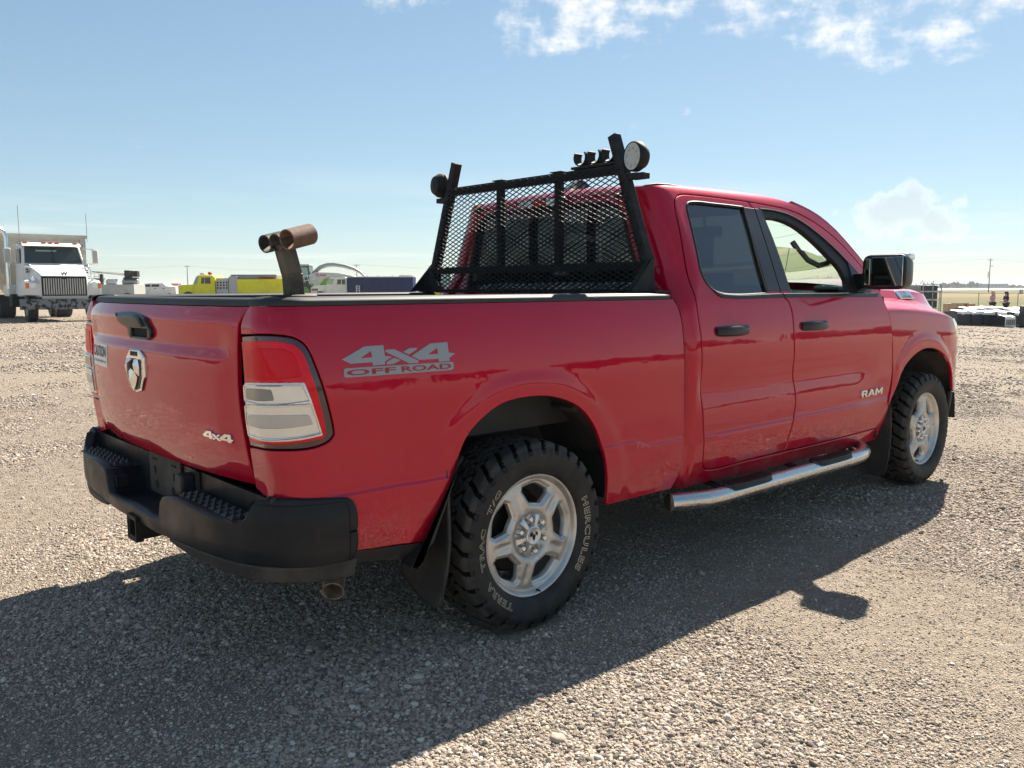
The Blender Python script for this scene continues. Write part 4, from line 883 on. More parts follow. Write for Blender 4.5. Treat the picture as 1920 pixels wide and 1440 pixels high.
# ---- mud flaps, side steps
def flap(sg, xs_, pts, thick=.012, bow=.03):
    """pts: (half-width, z) outline of a flap hanging across the truck"""
    b = MB(); P = outline(pts, .03, 50); n = len(P)
    F = [(xs_ - bow * float(sstep(.45, .2, z)), sg * y, z) for y, z in P]; B = [(x + thick, y, z) for x, y, z in F]
    b.add(F + B, [tuple(range(n)), tuple(range(2 * n - 1, n - 1, -1))] + [(k, (k + 1) % n, n + (k + 1) % n, n + k) for k in range(n)])
    o = b.build('mud_flap', M['dusty'], truck, 40, .003)
    MB().tube(F + F[:1], .005, 6, False).build('flap_edge', M['dusty'], o)
for sg in (-1, 1):
    flap(sg, -.43, [(.985, .70), (.99, .60), (.995, .42), (.985, .25), (.965, .205), (.92, .195), (.735, .265), (.72, .31), (.72, .42), (.85, .46), (.93, .60)])
    flap(sg, 3.02, [(.985, .60), (.995, .45), (.990, .20), (.975, .158), (.93, .150), (.76, .175), (.745, .21), (.745, .36), (.90, .42)])
    b = MB(); A = [(-.362, .740), (-.418, .655), (-.478, .54), (-.545, .395), (-.575, .372), (-.60, .385), (-.505, .46), (-.44, .60), (-.385, .722)]
    b.prism(A, sg * .935, sg * 1.004, 'y'); b.build('flap_bracket', M['rubber'], truck, 40, .004)
    b = MB(); zc = .352; pts = [(.86, sg * .965, zc), (.93, sg * 1.0, zc), (1.02, sg * 1.035, zc)] + [(x, sg * 1.05, zc) for x in np.linspace(1.12, 2.45, 8)] + [(2.56, sg * 1.035, zc), (2.66, sg * 1.0, zc), (2.745, sg * .95, zc), (2.79, sg * .90, zc)]
    sb = b.tube(pts, .041, 20, True).build('side_step', M['steelbar'], truck, 60)
    MB().lathe([(0, 0), (0, .036), (.004, .0405)], 'x', 24).build('end_plug', M['rubber'], sb).location = (.858, sg * .9655, zc)
    for x0, x1 in ((1.16, 1.55), (1.97, 2.38)):
        b = MB(); rings = []
        for t in np.linspace(0, 1, 14):
            x = x0 + (x1 - x0) * t; ww = .054 * min(1, (t * (1 - t) * 4) ** .35 + .08); hh = .048
            rings.append([(x, sg * 1.048 + y * ww, zc + hh * (.72 if abs(y) > .9 else 1.0) - (.012 if abs(y) > .95 else 0)) for y in (-1, -.8, -.3, .3, .8, 1)])
        o = b.loft(rings, False, False).build('step_pad', M['rubber'], sb, 30)
        b = MB()
        for t in np.arange(.10, .92, .045):
            for yy in (-.6, -.2, .2, .6):
                x = x0 + (x1 - x0) * t; b.box(x - .005, x + .005, sg * 1.048 + yy * .05 - .0075, sg * 1.048 + yy * .05 + .0075, zc + .047, zc + .0515)
        b.build('tread_ribs', M['trim'], sb)
    b = MB()
    for x in (1.25, 1.95, 2.55): b.bar((x, sg * 1.04, zc - .01), (x, sg * .75, zc + .05), .05, .012)
    b.build('step_bracket', M['dark_metal'], sb)

# ---- door mirrors
for k, sg in enumerate((-1, 1)):
    b = MB(); rings = []
    for x, kx, z0, z1, y0, y1 in ((2.555, 1, 1.313, 1.497, 1.000, 1.236), (2.562, 1, 1.307, 1.503, .994, 1.243), (2.61, 1, 1.307, 1.504, .996, 1.245), (2.655, 1, 1.315, 1.490, 1.01, 1.240), (2.70, 1, 1.33, 1.455, 1.04, 1.22), (2.735, 1, 1.355, 1.43, 1.07, 1.17)):
        yc, zc2, hy, hz = (y0 + y1) / 2, (z0 + z1) / 2, (y1 - y0) / 2, (z1 - z0) / 2; r = []
        for t in [2 * math.pi * j / 32 for j in range(32)]:
            cc, ss = math.cos(t), math.sin(t); e = .38; r.append((x, sg * (yc + hy * math.copysign(abs(cc) ** e, cc)), zc2 + hz * math.copysign(abs(ss) ** e, ss)))
        rings.append(r)
    mo = b.loft(rings, True, True).build('door_mirror', M['trim'], truck, 40)
    g = MB().box(2.548, 2.554, sg * 1.050 if sg > 0 else -1.228, sg * 1.228 if sg > 0 else -1.050, 1.326, 1.488).build('mirror_glass', M['mirror'], mo, 40, .002)
    MB().box(2.546, 2.5535, min(sg * 1.012, sg * 1.044), max(sg * 1.012, sg * 1.044), 1.332, 1.48).build('blind_spot_glass', M['mirror'], mo, 40, .002)
    MB().box(2.60, 2.68, sg * 1.18 - .06, sg * 1.18 + .06, 1.470, 1.508).build('mirror_lamp', M['headlamp'], mo, 40, .012)
    b = MB(); b.loft([[(2.66, sg * .90, 1.285), (2.74, sg * .90, 1.285), (2.72, sg * .90, 1.38), (2.63, sg * .90, 1.40)], [(2.60, sg * .97, 1.312), (2.70, sg * .97, 1.312), (2.68, sg * .97, 1.385), (2.59, sg * .97, 1.40)], [(2.575, sg * 1.03, 1.325), (2.67, sg * 1.03, 1.325), (2.66, sg * 1.03, 1.40), (2.575, sg * 1.03, 1.41)]], True, True)
    b.build('mirror_arm', M['trim'], mo, 40, .006)

# ---- bed guard (headache rack)
XR = .875
def rk(y, z, dx=0): return (XR + dx, y, z)
b = MB()
for sg in (-1, 1):
    b.bar(rk(sg * .806, 1.30), rk(sg * .802, 1.445), .046, .046, (1, 0, 0)); b.bar(rk(sg * .802, 1.435), rk(sg * .592, 2.028), .046, .046, (1, 0, 0))
    b.prism([(sg * .83, 1.302), (sg * .70, 1.302), (sg * .83, 1.455)], XR - .034, XR - .028, 'x')
    b.box(XR - .06, XR + .05, min(sg * .76, sg * .90), max(sg * .76, sg * .90), 1.299, 1.309)
    b.add([(XR, sg * .835, 1.305), (XR - .16, sg * .835, 1.305), (XR, sg * .835, 1.47)], [(0, 1, 2)]).add([(XR, sg * .841, 1.305), (XR - .16, sg * .841, 1.305), (XR, sg * .841, 1.47)], [(2, 1, 0)])
b.bar(rk(-.655, 1.870), rk(.655, 1.870), .042, .042, (1, 0, 0)); b.bar(rk(-.80, 1.424), rk(.80, 1.424), .038, .038, (1, 0, 0))
for y in (-.232, .212): b.bar(rk(y, 1.43), rk(y, 1.86), .036, .036, (1, 0, 0)); b.box(XR - .03, XR + .03, y - .04, y + .04, 1.893, 1.898)
b.bar(rk(-.80, 1.306), rk(.80, 1.306), .02, .012, (1, 0, 0))
rack = b.build('bed_guard', M['rack'], truck, 35, .003)
def half_at(z): return .802 + .012 if z < 1.44 else .802 - (z - 1.44) * (.21 / .59) + .012
b = MB(); CW, CH = .0540, .0237; z0, z1 = 1.30, 1.888; xm = XR - .031
def strand(p, q):
    (ya, za), (yb, zb) = p, q; d = Vector((0, yb - ya, zb - za)).normalized(); n = Vector((0, -d.z, d.y)) * .0018; f_ = Vector((.0028, 0, 0))
    P = [Vector((xm, ya, za)) + n * i + f_ * j for i, j in ((-1, 1), (1, 1), (1, -1), (-1, -1))] + [Vector((xm, yb, zb)) + n * i + f_ * j for i, j in ((-1, 1), (1, 1), (1, -1), (-1, -1))]
    b.add(P, [(0, 1, 5, 4), (1, 2, 6, 5), (2, 3, 7, 6), (3, 0, 4, 7)])
nr_, nc = int((z1 - z0) / (CH / 2)) + 1, int(1.7 / CW) + 2
for i in range(nr_):
    za, zb = z0 + i * CH / 2, z0 + (i + 1) * CH / 2
    if zb > z1: break
    for j in range(-nc, nc):
        for sg in (-1, 1):
            ya = j * CW / 1 + (0 if i % 2 == 0 else CW / 2); yb = ya + sg * CW / 2
            if max(abs(ya), abs(yb)) < min(half_at(za), half_at(zb)): strand((ya, za), (yb, zb))
mesh_o = b.build('expanded_mesh', M['rack'], rack, 20, fix=False); mesh_o['kind'] = 'stuff'
b = MB()                                              # three open clips for handles on the top bar
b.box(XR - .03, XR + .03, -.62, -.34, 1.894, 1.906).build('clip_base', M['rack'], rack, 40, .002)
for yc in (-.395, -.485, -.575):
    rings = []
    for t in np.linspace(math.radians(142), math.radians(398), 22):
        rings.append([(XR + dx, yc + r * math.cos(t), 1.947 + r * math.sin(t)) for dx, r in ((-.026, .0405), (.026, .0405), (.026, .0350), (-.026, .0350))])
    MB().loft(rings, True, True).build('pole_clip', M['rack'], rack, 40)
for sg in (-1, 1):
    dz = 1.915; c = (XR - .01, sg * .735, dz)
    w = MB().lathe([(-.022, 0), (-.022, .060), (-.026, .064), (-.020, .068), (.010, .068), (.040, .050), (.048, .02), (.048, 0)], 'x', 36).build('work_light', M['rack'], rack, 40); WM = Matrix.Translation(c) @ Matrix.Rotation(math.radians(-14 if sg < 0 else 170), 4, 'Z'); w.matrix_local = WM
    l = MB().lathe([(-.0235, 0), (-.0235, .060), (-.020, .061)], 'x', 36); 
    for k in range(8):
        t = 2 * math.pi * k / 8 + .2; l.lathe([(-.030, 0), (-.028, .006), (-.0235, .0095)], 'x', 12, (0, .041 * math.cos(t), .041 * math.sin(t)))
    lo_ = l.build('work_light_lens', M['ledlens'], rack, 30); lo_.matrix_local = WM
    MB().box(XR - .02, XR + .03, sg * .735 - .05, sg * .735 + .03, 1.815, 1.842).bar((XR, sg * .66, 1.83), (XR, sg * .74, 1.83), .03).build('light_bracket', M['rack'], rack, 40, .003)
MB().tube([(XR, .70, 1.93), (XR - .03, .665, 1.965), (XR - .03, .64, 1.93), (XR, .64, 1.89), (XR, .63, 1.86)], .005, 6).build('cable', M['rubber'], rack)

# ---- pole holder standing on the right rail
b = MB(); px_, py_ = -.915, -.845
b.bar((px_, py_, 1.30), (px_ - .004, py_, 1.372), .050, .050, (0, 1, 0)); b.bar((px_ - .004, py_, 1.366), (px_ - .024, py_ + .012, 1.462), .050, .050, (0, 1, 0))
b.box(px_ - .06, px_ + .06, py_ - .04, py_ + .05, 1.299, 1.306)
ph_ = b.build('pole_holder', M['oldsteel'], truck, 40, .004)
for dy, dz, r, L, mm in ((.046, -.004, .0285, .068, 'oldsteel'), (-.002, -.002, .0285, .068, 'oldsteel'), (-.054, .006, .0325, .100, 'rust')):
    MB().lathe([(0, r - .005), (0, r), (L, r), (L, r - .005), (0, r - .005)], 'x', 28).build('pipe_holder', M[mm], ph_, 40).matrix_local = Matrix.Translation((px_ - .024, py_ + .012, 1.474)) @ Matrix.Rotation(math.radians(16), 4, 'Z') @ Matrix.Rotation(math.radians(-13), 4, 'Y') @ Matrix.Translation((-.036, dy, dz))

# ---- inside of the cab
b = MB(); rings = []
for y in np.linspace(-.80, .80, 9): rings.append([(3.15, y, 1.262), (2.95, y, 1.285), (2.82, y, 1.278), (2.76, y, 1.24), (2.74, y, 1.12), (2.78, y, .9), (2.95, y, .7)])
b.loft(rings, False).build('dashboard', M['dash'], truck, 50)
for y in (-.62, .62): MB().box(2.80, 2.92, y - .09, y + .09, 1.280, 1.318).build('air_vent', M['dash'], truck, 40, .02)
for y in (-.42, .42):
    s = MB().loft([[(x0 + 1.95, y + q * .24, z) for q in (-1, -.85, .85, 1)] for x0, z in ((-.12, .72), (-.16, 1.0), (-.22, 1.25), (-.25, 1.36))], False)
    s.box(1.70, 2.3, y - .25, y + .25, .68, .82).box(1.68, 1.80, y - .23, y + .23, .80, 1.40).box(1.64, 1.74, y - .14, y + .14, 1.43, 1.60).box(1.68, 1.70, y - .06, y + .06, 1.38, 1.45)
    s.build('front_seat', M['seat'], truck, 40, .03)
s = MB().box(1.10, 1.35, -.68, .68, .68, .85).box(1.06, 1.15, -.68, .68, .80, 1.36)
for y in (-.45, .45): s.box(1.07, 1.15, y - .12, y + .12, 1.38, 1.52)
s.build('rear_seat', M['seat'], truck, 40, .03)
b = MB(); b.tube([(2.56 + .06 * math.sin(t), .42 + .19 * math.cos(t), 1.26 + .18 * math.sin(t)) for t in np.linspace(0, 2 * math.pi, 25)], .014, 8, False).bar((2.55, .24, 1.26), (2.55, .60, 1.26), .03).bar((2.55, .42, 1.26), (2.8, .42, 1.15), .05)
b.build('steering_wheel', M['interior'], truck)
b = MB(); b.loft([[(x, y, float(EDGE(x)) - .045) for y in np.linspace(-.60, .60, 7)] for x in (1.0, 1.2, 1.6, 2.0, 2.25)], False).build('headliner', M['liner'], truck)
b = MB()
for sg in (-1, 1):
    b.tube([(x, sg * (cab_y(x, float(EDGE(x)) - .04) - .055), float(EDGE(x)) - .055) for x in (2.0, 2.2, 2.34, 2.5, 2.62, 2.74, 2.84, 2.92)], .034, 8)
    b.tube([(2.30, sg * .70, 1.58), (2.335, sg * .72, 1.53), (2.40, sg * .735, 1.475), (2.50, sg * .75, 1.445), (2.58, sg * .765, 1.46), (2.62, sg * .765, 1.50)], .017, 8)
b.build('pillar_trim', M['greybrown'], truck, 50)
MB().box(2.42, 2.46, -.12, .12, 1.64, 1.71).bar((2.44, 0, 1.68), (2.42, 0, 1.78), .02).build('inside_mirror', M['interior'], truck, 40, .01)
b = MB(); b.box(1.0, 2.8, -.85, .85, .46, .50)
b.build('cab_floor', M['interior'], truck)

# ------------------------------------------------------------------ ground
from mathutils import noise as mnoise
fwh = Vector((math.cos(YAW), math.sin(YAW), 0))
def zg(x, y, near=True):
    xr = (x - CAM.x) * rt.x + (y - CAM.y) * rt.y
    q = min(max((xr - 5) / 36, 0), 1); z = -.95 * min(1, q * q / (q + .05) * 1.12)
    if near:
        r = math.hypot(x - CAM.x, y - CAM.y); k = max(0, 1 - r / 34)
        if k > 0: z += k * (.030 * mnoise.noise((x * .55, y * .55, 3.3)) + .012 * mnoise.noise((x * 1.7, y * 1.7, 8.1)) + .004 * mnoise.noise((x * 5.5, y * 5.5, 1.1)))
        for tx, ty in ((0, -.86), (3.569, -.86), (0, .86), (3.569, .86)):
            d = math.hypot((x - tx) / .45, (y - ty) / .35)
            if d < 1.8:
                w = 1 - max(0, min(1, (d - .8) / 1.0)); z = z * (1 - w) + (.011 if (tx > 1 and ty < 0) else .001) * w
    return z
def pos(px, D):
    """a point of the yard D metres in front of the camera, px sideways"""
    p = CAM + fwh * D + rt * ((px - 960) / 1594.26 * D); return p.x, p.y
rad = [.4 + .07 * i for i in range(150)]
while rad[-1] < 60: rad.append(rad[-1] * 1.05)
while rad[-1] < 5200: rad.append(rad[-1] * 1.3)
NA = 360; V = []; F = []
for r in rad:
    for k in range(NA):
        a = 2 * math.pi * k / NA; x, y = CAM.x + r * math.cos(a), CAM.y + r * math.sin(a); V.append((x, y, zg(x, y, r < 40)))
c0 = len(V); V.append((CAM.x, CAM.y, zg(CAM.x, CAM.y)))
for i in range(len(rad) - 1):
    for k in range(NA): a, b_ = i * NA + k, i * NA + (k + 1) % NA; F.append((a, a + NA, b_ + NA, b_))
F += [(c0, k, (k + 1) % NA) for k in range(NA)]

def gravel_material():
    m = bpy.data.materials.new('gravel_ground'); m.use_nodes = True; t = m.node_tree; b = t.nodes['Principled BSDF']; b.inputs['Roughness'].default_value = .92; b.inputs['Specular IOR Level'].default_value = .2
    co = t.nodes.new('ShaderNodeTexCoord')
    def N(ty, **k):
        n = t.nodes.new(ty)
        for a, v in k.items(): setattr(n, a, v)
        return n
    def vor(s, feat='F1'):
        n = N('ShaderNodeTexVoronoi', feature=feat); n.inputs['Scale'].default_value = s; t.links.new(co.outputs['Object'], n.inputs['Vector']); return n
    def noi(s, d=5):
        n = N('ShaderNodeTexNoise'); n.inputs['Scale'].default_value = s; n.inputs['Detail'].default_value = d; t.links.new(co.outputs['Object'], n.inputs[0]); return n.outputs[0]
    v1 = vor(80); v2 = vor(190); v3 = vor(13)
    def ramp(src, st):
        r = N('ShaderNodeValToRGB'); e = r.color_ramp.elements; e[0].position, e[0].color = st[0][0], (*st[0][1], 1); e[1].position, e[1].color = st[-1][0], (*st[-1][1], 1)
        for p_, c in st[1:-1]: q = e.new(p_); q.color = (*c, 1)
        t.links.new(src, r.inputs[0]); return r.outputs[0]
    def sepx(n): s = N('ShaderNodeSeparateColor'); t.links.new(n.outputs['Color'], s.inputs[0]); return s.outputs[0]
    ST = [(0, (0.137, 0.113, 0.091)), (.25, (0.302, 0.239, 0.178)), (.5, (0.305, 0.246, 0.192)), (.75, (0.375, 0.310, 0.247)), (.93, (0.466, 0.404, 0.337)), (1, (0.558, 0.498, 0.432))]
    c1 = ramp(sepx(v1), ST); c2 = ramp(sepx(v2), ST); c3 = ramp(sepx(v3), ST)
    def mix(f, a, b_, ty='MIX'):
        n = N('ShaderNodeMix', data_type='RGBA', blend_type=ty)
        if isinstance(f, (int, float)): n.inputs[0].default_value = f
        else: t.links.new(f, n.inputs[0])
        for i, q in ((6, a), (7, b_)):
            if isinstance(q, tuple): n.inputs[i].default_value = (*q, 1)
            else: t.links.new(q, n.inputs[i])
        return n.outputs[2]
    col = mix(.5, c1, c2); col = mix(.22, col, c3)
    def mr(v, a, b_, c=0, d=1):
        n = N('ShaderNodeMapRange'); t.links.new(v, n.inputs[0])
        for i, q in enumerate((a, b_, c, d)): n.inputs[i + 1].default_value = q
        return n.outputs[0]
    col = mix(mr(noi(.5, 6), .45, .65, 0, .35), col, (.345, .285, .215))                     # finer sandy patches
    col = mix(mr(noi(.13, 4), .45, .65, 0, .35), col, (.41, .345, .265))
    t.links.new(col, b.inputs['Base Color'])
    h = N('ShaderNodeMath', operation='MULTIPLY_ADD'); t.links.new(v1.outputs['Distance'], h.inputs[0]); h.inputs[1].default_value = -1.0; t.links.new(v2.outputs['Distance'], h.inputs[2])
    h3 = N('ShaderNodeMath', operation='MULTIPLY_ADD'); t.links.new(v3.outputs['Distance'], h3.inputs[0]); h3.inputs[1].default_value = -2.2; t.links.new(h.outputs[0], h3.inputs[2])
    bp = N('ShaderNodeBump'); bp.inputs['Strength'].default_value = .9; bp.inputs['Distance'].default_value = .014; t.links.new(h3.outputs[0], bp.inputs['Height']); t.links.new(bp.outputs[0], b.inputs['Normal'])
    return m
GM = gravel_material()
ground = MB().add(V, F).build('gravel_ground', GM, None, 180, fix=False); ground['kind'] = 'structure'

# loose stones lying on the yard: one object of points, every point carries a small stone
def stone_material():
    m = bpy.data.materials.new('stones'); m.use_nodes = True; t = m.node_tree; b = t.nodes['Principled BSDF']; b.inputs['Roughness'].default_value = .85; b.inputs['Specular IOR Level'].default_value = .3
    oi = t.nodes.new('ShaderNodeObjectInfo'); r = t.nodes.new('ShaderNodeValToRGB'); r.color_ramp.interpolation = 'LINEAR'
    st = [(0, (0.128, 0.113, 0.099)), (.10, (0.214, 0.181, 0.150)), (.26, (0.299, 0.245, 0.192)), (.42, (0.369, 0.308, 0.251)), (.56, (0.424, 0.339, 0.258)), (.70, (0.484, 0.402, 0.319)), (.84, (0.355, 0.312, 0.278)), (.93, (0.610, 0.535, 0.448)), (.98, (0.674, 0.603, 0.521)), (1, (0.309, 0.180, 0.142))]
    e = r.color_ramp.elements; e[0].position, e[0].color = 0, (*st[0][1], 1); e[1].position, e[1].color = 1, (*st[-1][1], 1)
    for p_, c in st[1:-1]: q = e.new(p_); q.color = (*c, 1)
    t.links.new(oi.outputs['Random'], r.inputs[0])
    co = t.nodes.new('ShaderNodeTexCoord'); n = t.nodes.new('ShaderNodeTexNoise'); n.inputs['Scale'].default_value = 1.6; t.links.new(co.outputs['Object'], n.inputs[0])
    mx = t.nodes.new('ShaderNodeMix'); mx.data_type = 'RGBA'; mx.blend_type = 'MULTIPLY'; mx.inputs[0].default_value = .5; t.links.new(r.outputs[0], mx.inputs[6]); t.links.new(n.outputs[0], mx.inputs[7])
    mx2 = t.nodes.new('ShaderNodeMix'); mx2.data_type = 'RGBA'; mx2.inputs[0].default_value = .8; t.links.new(mx.outputs[2], mx2.inputs[6]); t.links.new(r.outputs[0], mx2.inputs[7])
    t.links.new(mx2.outputs[2], b.inputs['Base Color']); return m
def scatter():
    pts = []; sc = []; rot = []
    def fill(n, r0, r1, smin, smax, pw):
        d = np.sqrt(NR.uniform(r0 ** 2, r1 ** 2, n)) if pw is None else (r0 ** pw + NR.uniform(0, 1, n) * (r1 ** pw - r0 ** pw)) ** (1 / pw)
        a = YAW + NR.uniform(-.86, .86, n); x = CAM.x + d * np.cos(a); y = CAM.y + d * np.sin(a)
        dens = np.array([mnoise.noise((q * .9, w * .9, 5.5)) + .5 * mnoise.noise((q * 2.6, w * 2.6, 2.5)) for q, w in zip(x, y)])
        keep = NR.uniform(0, 1, n) < np.clip(.66 + .8 * dens, .30, 1)
        s = (smin + (smax - smin) * NR.uniform(0, 1, n) ** 2.6) * np.clip(.95 + .75 * dens, .72, 1.6)
        for q, w, e, kk in zip(x, y, s, keep):
            if not kk: continue
            if any(abs(q - tx) < .16 and abs(w - ty) < .15 for tx, ty in ((0, -.86), (3.569, -.86))): continue
            pts.append((q, w, zg(q, w) + e * .12)); sc.append(e)
    fill(410000, 1.9, 5.4, .0022, .0072, 1.5); fill(24000, 1.9, 6, .0055, .0115, None); fill(260, 2.2, 9, .013, .024, None)
    fill(290000, 5.0, 12, .0040, .0100, 1.5); fill(2200, 5, 14, .011, .022, None)
    fill(90000, 11, 24, .010, .022, 1.4); fill(64000, 20, 50, .014, .034, 1.3)
    n = len(pts); me = bpy.data.meshes.new('loose_stones'); me.vertices.add(n); me.vertices.foreach_set('co', np.array(pts).ravel())
    a = me.attributes.new('size', 'FLOAT_VECTOR', 'POINT'); s = np.array(sc)[:, None] * np.stack([NR.uniform(.8, 1.35, n), NR.uniform(.75, 1.1, n), NR.uniform(.42, .8, n)], 1); a.data.foreach_set('vector', s.ravel())
    a = me.attributes.new('turn', 'FLOAT_VECTOR', 'POINT'); e = np.stack([NR.normal(0, .3, n), NR.normal(0, .3, n), NR.uniform(0, 6.28, n)], 1); a.data.foreach_set('vector', e.ravel())
    o = link(bpy.data.objects.new('loose_stones', me)); o['kind'] = 'stuff'
    ng = bpy.data.node_groups.new('stones', 'GeometryNodeTree'); ng.interface.new_socket('Geometry', in_out='INPUT', socket_type='NodeSocketGeometry'); ng.interface.new_socket('Geometry', in_out='OUTPUT', socket_type='NodeSocketGeometry')
    def G(t, **k):
        q = ng.nodes.new(t)
        for a_, v in k.items(): setattr(q, a_, v)
        return q
    L = ng.links.new; gi, go = G('NodeGroupInput'), G('NodeGroupOutput'); join = G('GeometryNodeJoinGeometry')
    for k in range(9):
        ico = G('GeometryNodeMeshIcoSphere'); ico.inputs['Subdivisions'].default_value = 2
        nz = G('ShaderNodeTexNoise'); nz.noise_dimensions = '4D'; nz.inputs['W'].default_value = 3.7 * k; nz.inputs['Scale'].default_value = .9; nz.inputs['Detail'].default_value = 1
        sub = G('ShaderNodeVectorMath', operation='SUBTRACT'); L(nz.outputs['Color'], sub.inputs[0]); sub.inputs[1].default_value = (.5, .5, .5)
        mul = G('ShaderNodeVectorMath', operation='SCALE'); L(sub.outputs[0], mul.inputs[0]); mul.inputs['Scale'].default_value = 1.5
        sp = G('GeometryNodeSetPosition'); L(ico.outputs[0], sp.inputs['Geometry']); L(mul.outputs[0], sp.inputs['Offset'])
        sm = G('GeometryNodeSetShadeSmooth'); L(sp.outputs[0], sm.inputs[0]); sm.inputs[2].default_value = k % 3 == 0
        mt = G('GeometryNodeSetMaterial'); mt.inputs['Material'].default_value = SM; L(sm.outputs[0], mt.inputs[0])
        gti = G('GeometryNodeGeometryToInstance'); L(mt.outputs[0], gti.inputs[0]); L(gti.outputs[0], join.inputs[0])
    iop = G('GeometryNodeInstanceOnPoints'); L(gi.outputs[0], iop.inputs['Points']); L(join.outputs[0], iop.inputs['Instance']); iop.inputs['Pick Instance'].default_value = True
    rv = G('FunctionNodeRandomValue', data_type='INT'); rv.inputs[4].default_value = 0; rv.inputs[5].default_value = 8; L(rv.outputs[2], iop.inputs['Instance Index'])
    na = G('GeometryNodeInputNamedAttribute', data_type='FLOAT_VECTOR'); na.inputs[0].default_value = 'size'; L(na.outputs[0], iop.inputs['Scale'])
    nb = G('GeometryNodeInputNamedAttribute', data_type='FLOAT_VECTOR'); nb.inputs[0].default_value = 'turn'; er = G('FunctionNodeEulerToRotation'); L(nb.outputs[0], er.inputs[0]); L(er.outputs[0], iop.inputs['Rotation'])
    L(iop.outputs[0], go.inputs[0]); md = o.modifiers.new('stones', 'NODES'); md.node_group = ng
    return o
SM = stone_material()
scatter()

# field, road and horizon beyond the yard
def sheet(name, m, rows, lift, kind='structure'):
    """rows: list of (distance, px range) strips across the view"""
    V = []; n = 61
    for D, a, b_ in rows:
        for k in range(n):
            px = a + (b_ - a) * k / (n - 1); dd = D(px) if callable(D) else D; x, y = pos(px, dd); V.append((x, y, zg(x, y, False) + lift))
    F = [(i * n + k, i * n + k + 1, (i + 1) * n + k + 1, (i + 1) * n + k) for i in range(len(rows) - 1) for k in range(n - 1)]
    o = MB().add(V, F).build(name, m, None, 180, fix=False); o['kind'] = kind; return o
def field_material():
    m = bpy.data.materials.new('dry_grass'); m.use_nodes = True; t = m.node_tree; b = t.nodes['Principled BSDF']; b.inputs['Roughness'].default_value = .95; b.inputs['Specular IOR Level'].default_value = .1
    co = t.nodes.new('ShaderNodeTexCoord'); mp = t.nodes.new('ShaderNodeMapping'); mp.vector_type = 'POINT'; mp.inputs['Rotation'].default_value = (0, 0, -YAW); t.links.new(co.outputs['Object'], mp.inputs[0])
    sx = t.nodes.new('ShaderNodeSeparateXYZ'); t.links.new(mp.outputs[0], sx.inputs[0])
    n = t.nodes.new('ShaderNodeTexNoise'); n.inputs['Scale'].default_value = .05; n.inputs['Detail'].default_value = 9; t.links.new(mp.outputs[0], n.inputs[0])
    d = t.nodes.new('ShaderNodeMath'); d.operation = 'MULTIPLY_ADD'; t.links.new(n.outputs[0], d.inputs[0]); d.inputs[1].default_value = 60; t.links.new(sx.outputs[0], d.inputs[2])
    mr = t.nodes.new('ShaderNodeMapRange'); mr.inputs[1].default_value = 60; mr.inputs[2].default_value = 480; t.links.new(d.outputs[0], mr.inputs[0])
    r = t.nodes.new('ShaderNodeValToRGB'); e = r.color_ramp.elements; st = [(0, (.105, .105, .038)), (.18, (.125, .118, .045)), (.30, (.14, .125, .05)), (.36, (.215, .155, .078)), (.48, (.225, .16, .08)), (.54, (.115, .115, .05)), (.85, (.10, .105, .045)), (1, (.13, .12, .05))]
    e[0].position, e[0].color = 0, (*st[0][1], 1); e[1].position, e[1].color = 1, (*st[-1][1], 1)
    for p_, c in st[1:-1]: q = e.new(p_); q.color = (*c, 1)
    n2 = t.nodes.new('ShaderNodeTexNoise'); n2.inputs['Scale'].default_value = 2.2; n2.inputs['Detail'].default_value = 6; t.links.new(co.outputs['Object'], n2.inputs[0])
    mx = t.nodes.new('ShaderNodeMix'); mx.data_type = 'RGBA'; mx.blend_type = 'OVERLAY'; mx.inputs[0].default_value = .5; t.links.new(mr.outputs[0], r.inputs[0]); t.links.new(r.outputs[0], mx.inputs[6]); t.links.new(n2.outputs[0], mx.inputs[7])
    t.links.new(mx.outputs[2], b.inputs['Base Color']); return m
edge = lambda px: 62 + 68 * float(sstep(1500, 700, px)) + 1.2 * math.sin(px * .31) + .8 * math.sin(px * .83)
sheet('grass_field', field_material(), [(edge, -2600, 4600), (140, -2600, 4600), (250, -2600, 4600), (480, -2600, 4600), (2600, -2600, 4600)], .02)
sheet('far_road', mat('pale_road', (.52, .47, .40), .95), [(440, -2600, 4600), (700, -2600, 4600)], .10)
M['treefar'] = mat('far_trees', (.055, .075, .045), 1., noise=(.3, (.035, .05, .03), .35, .65))
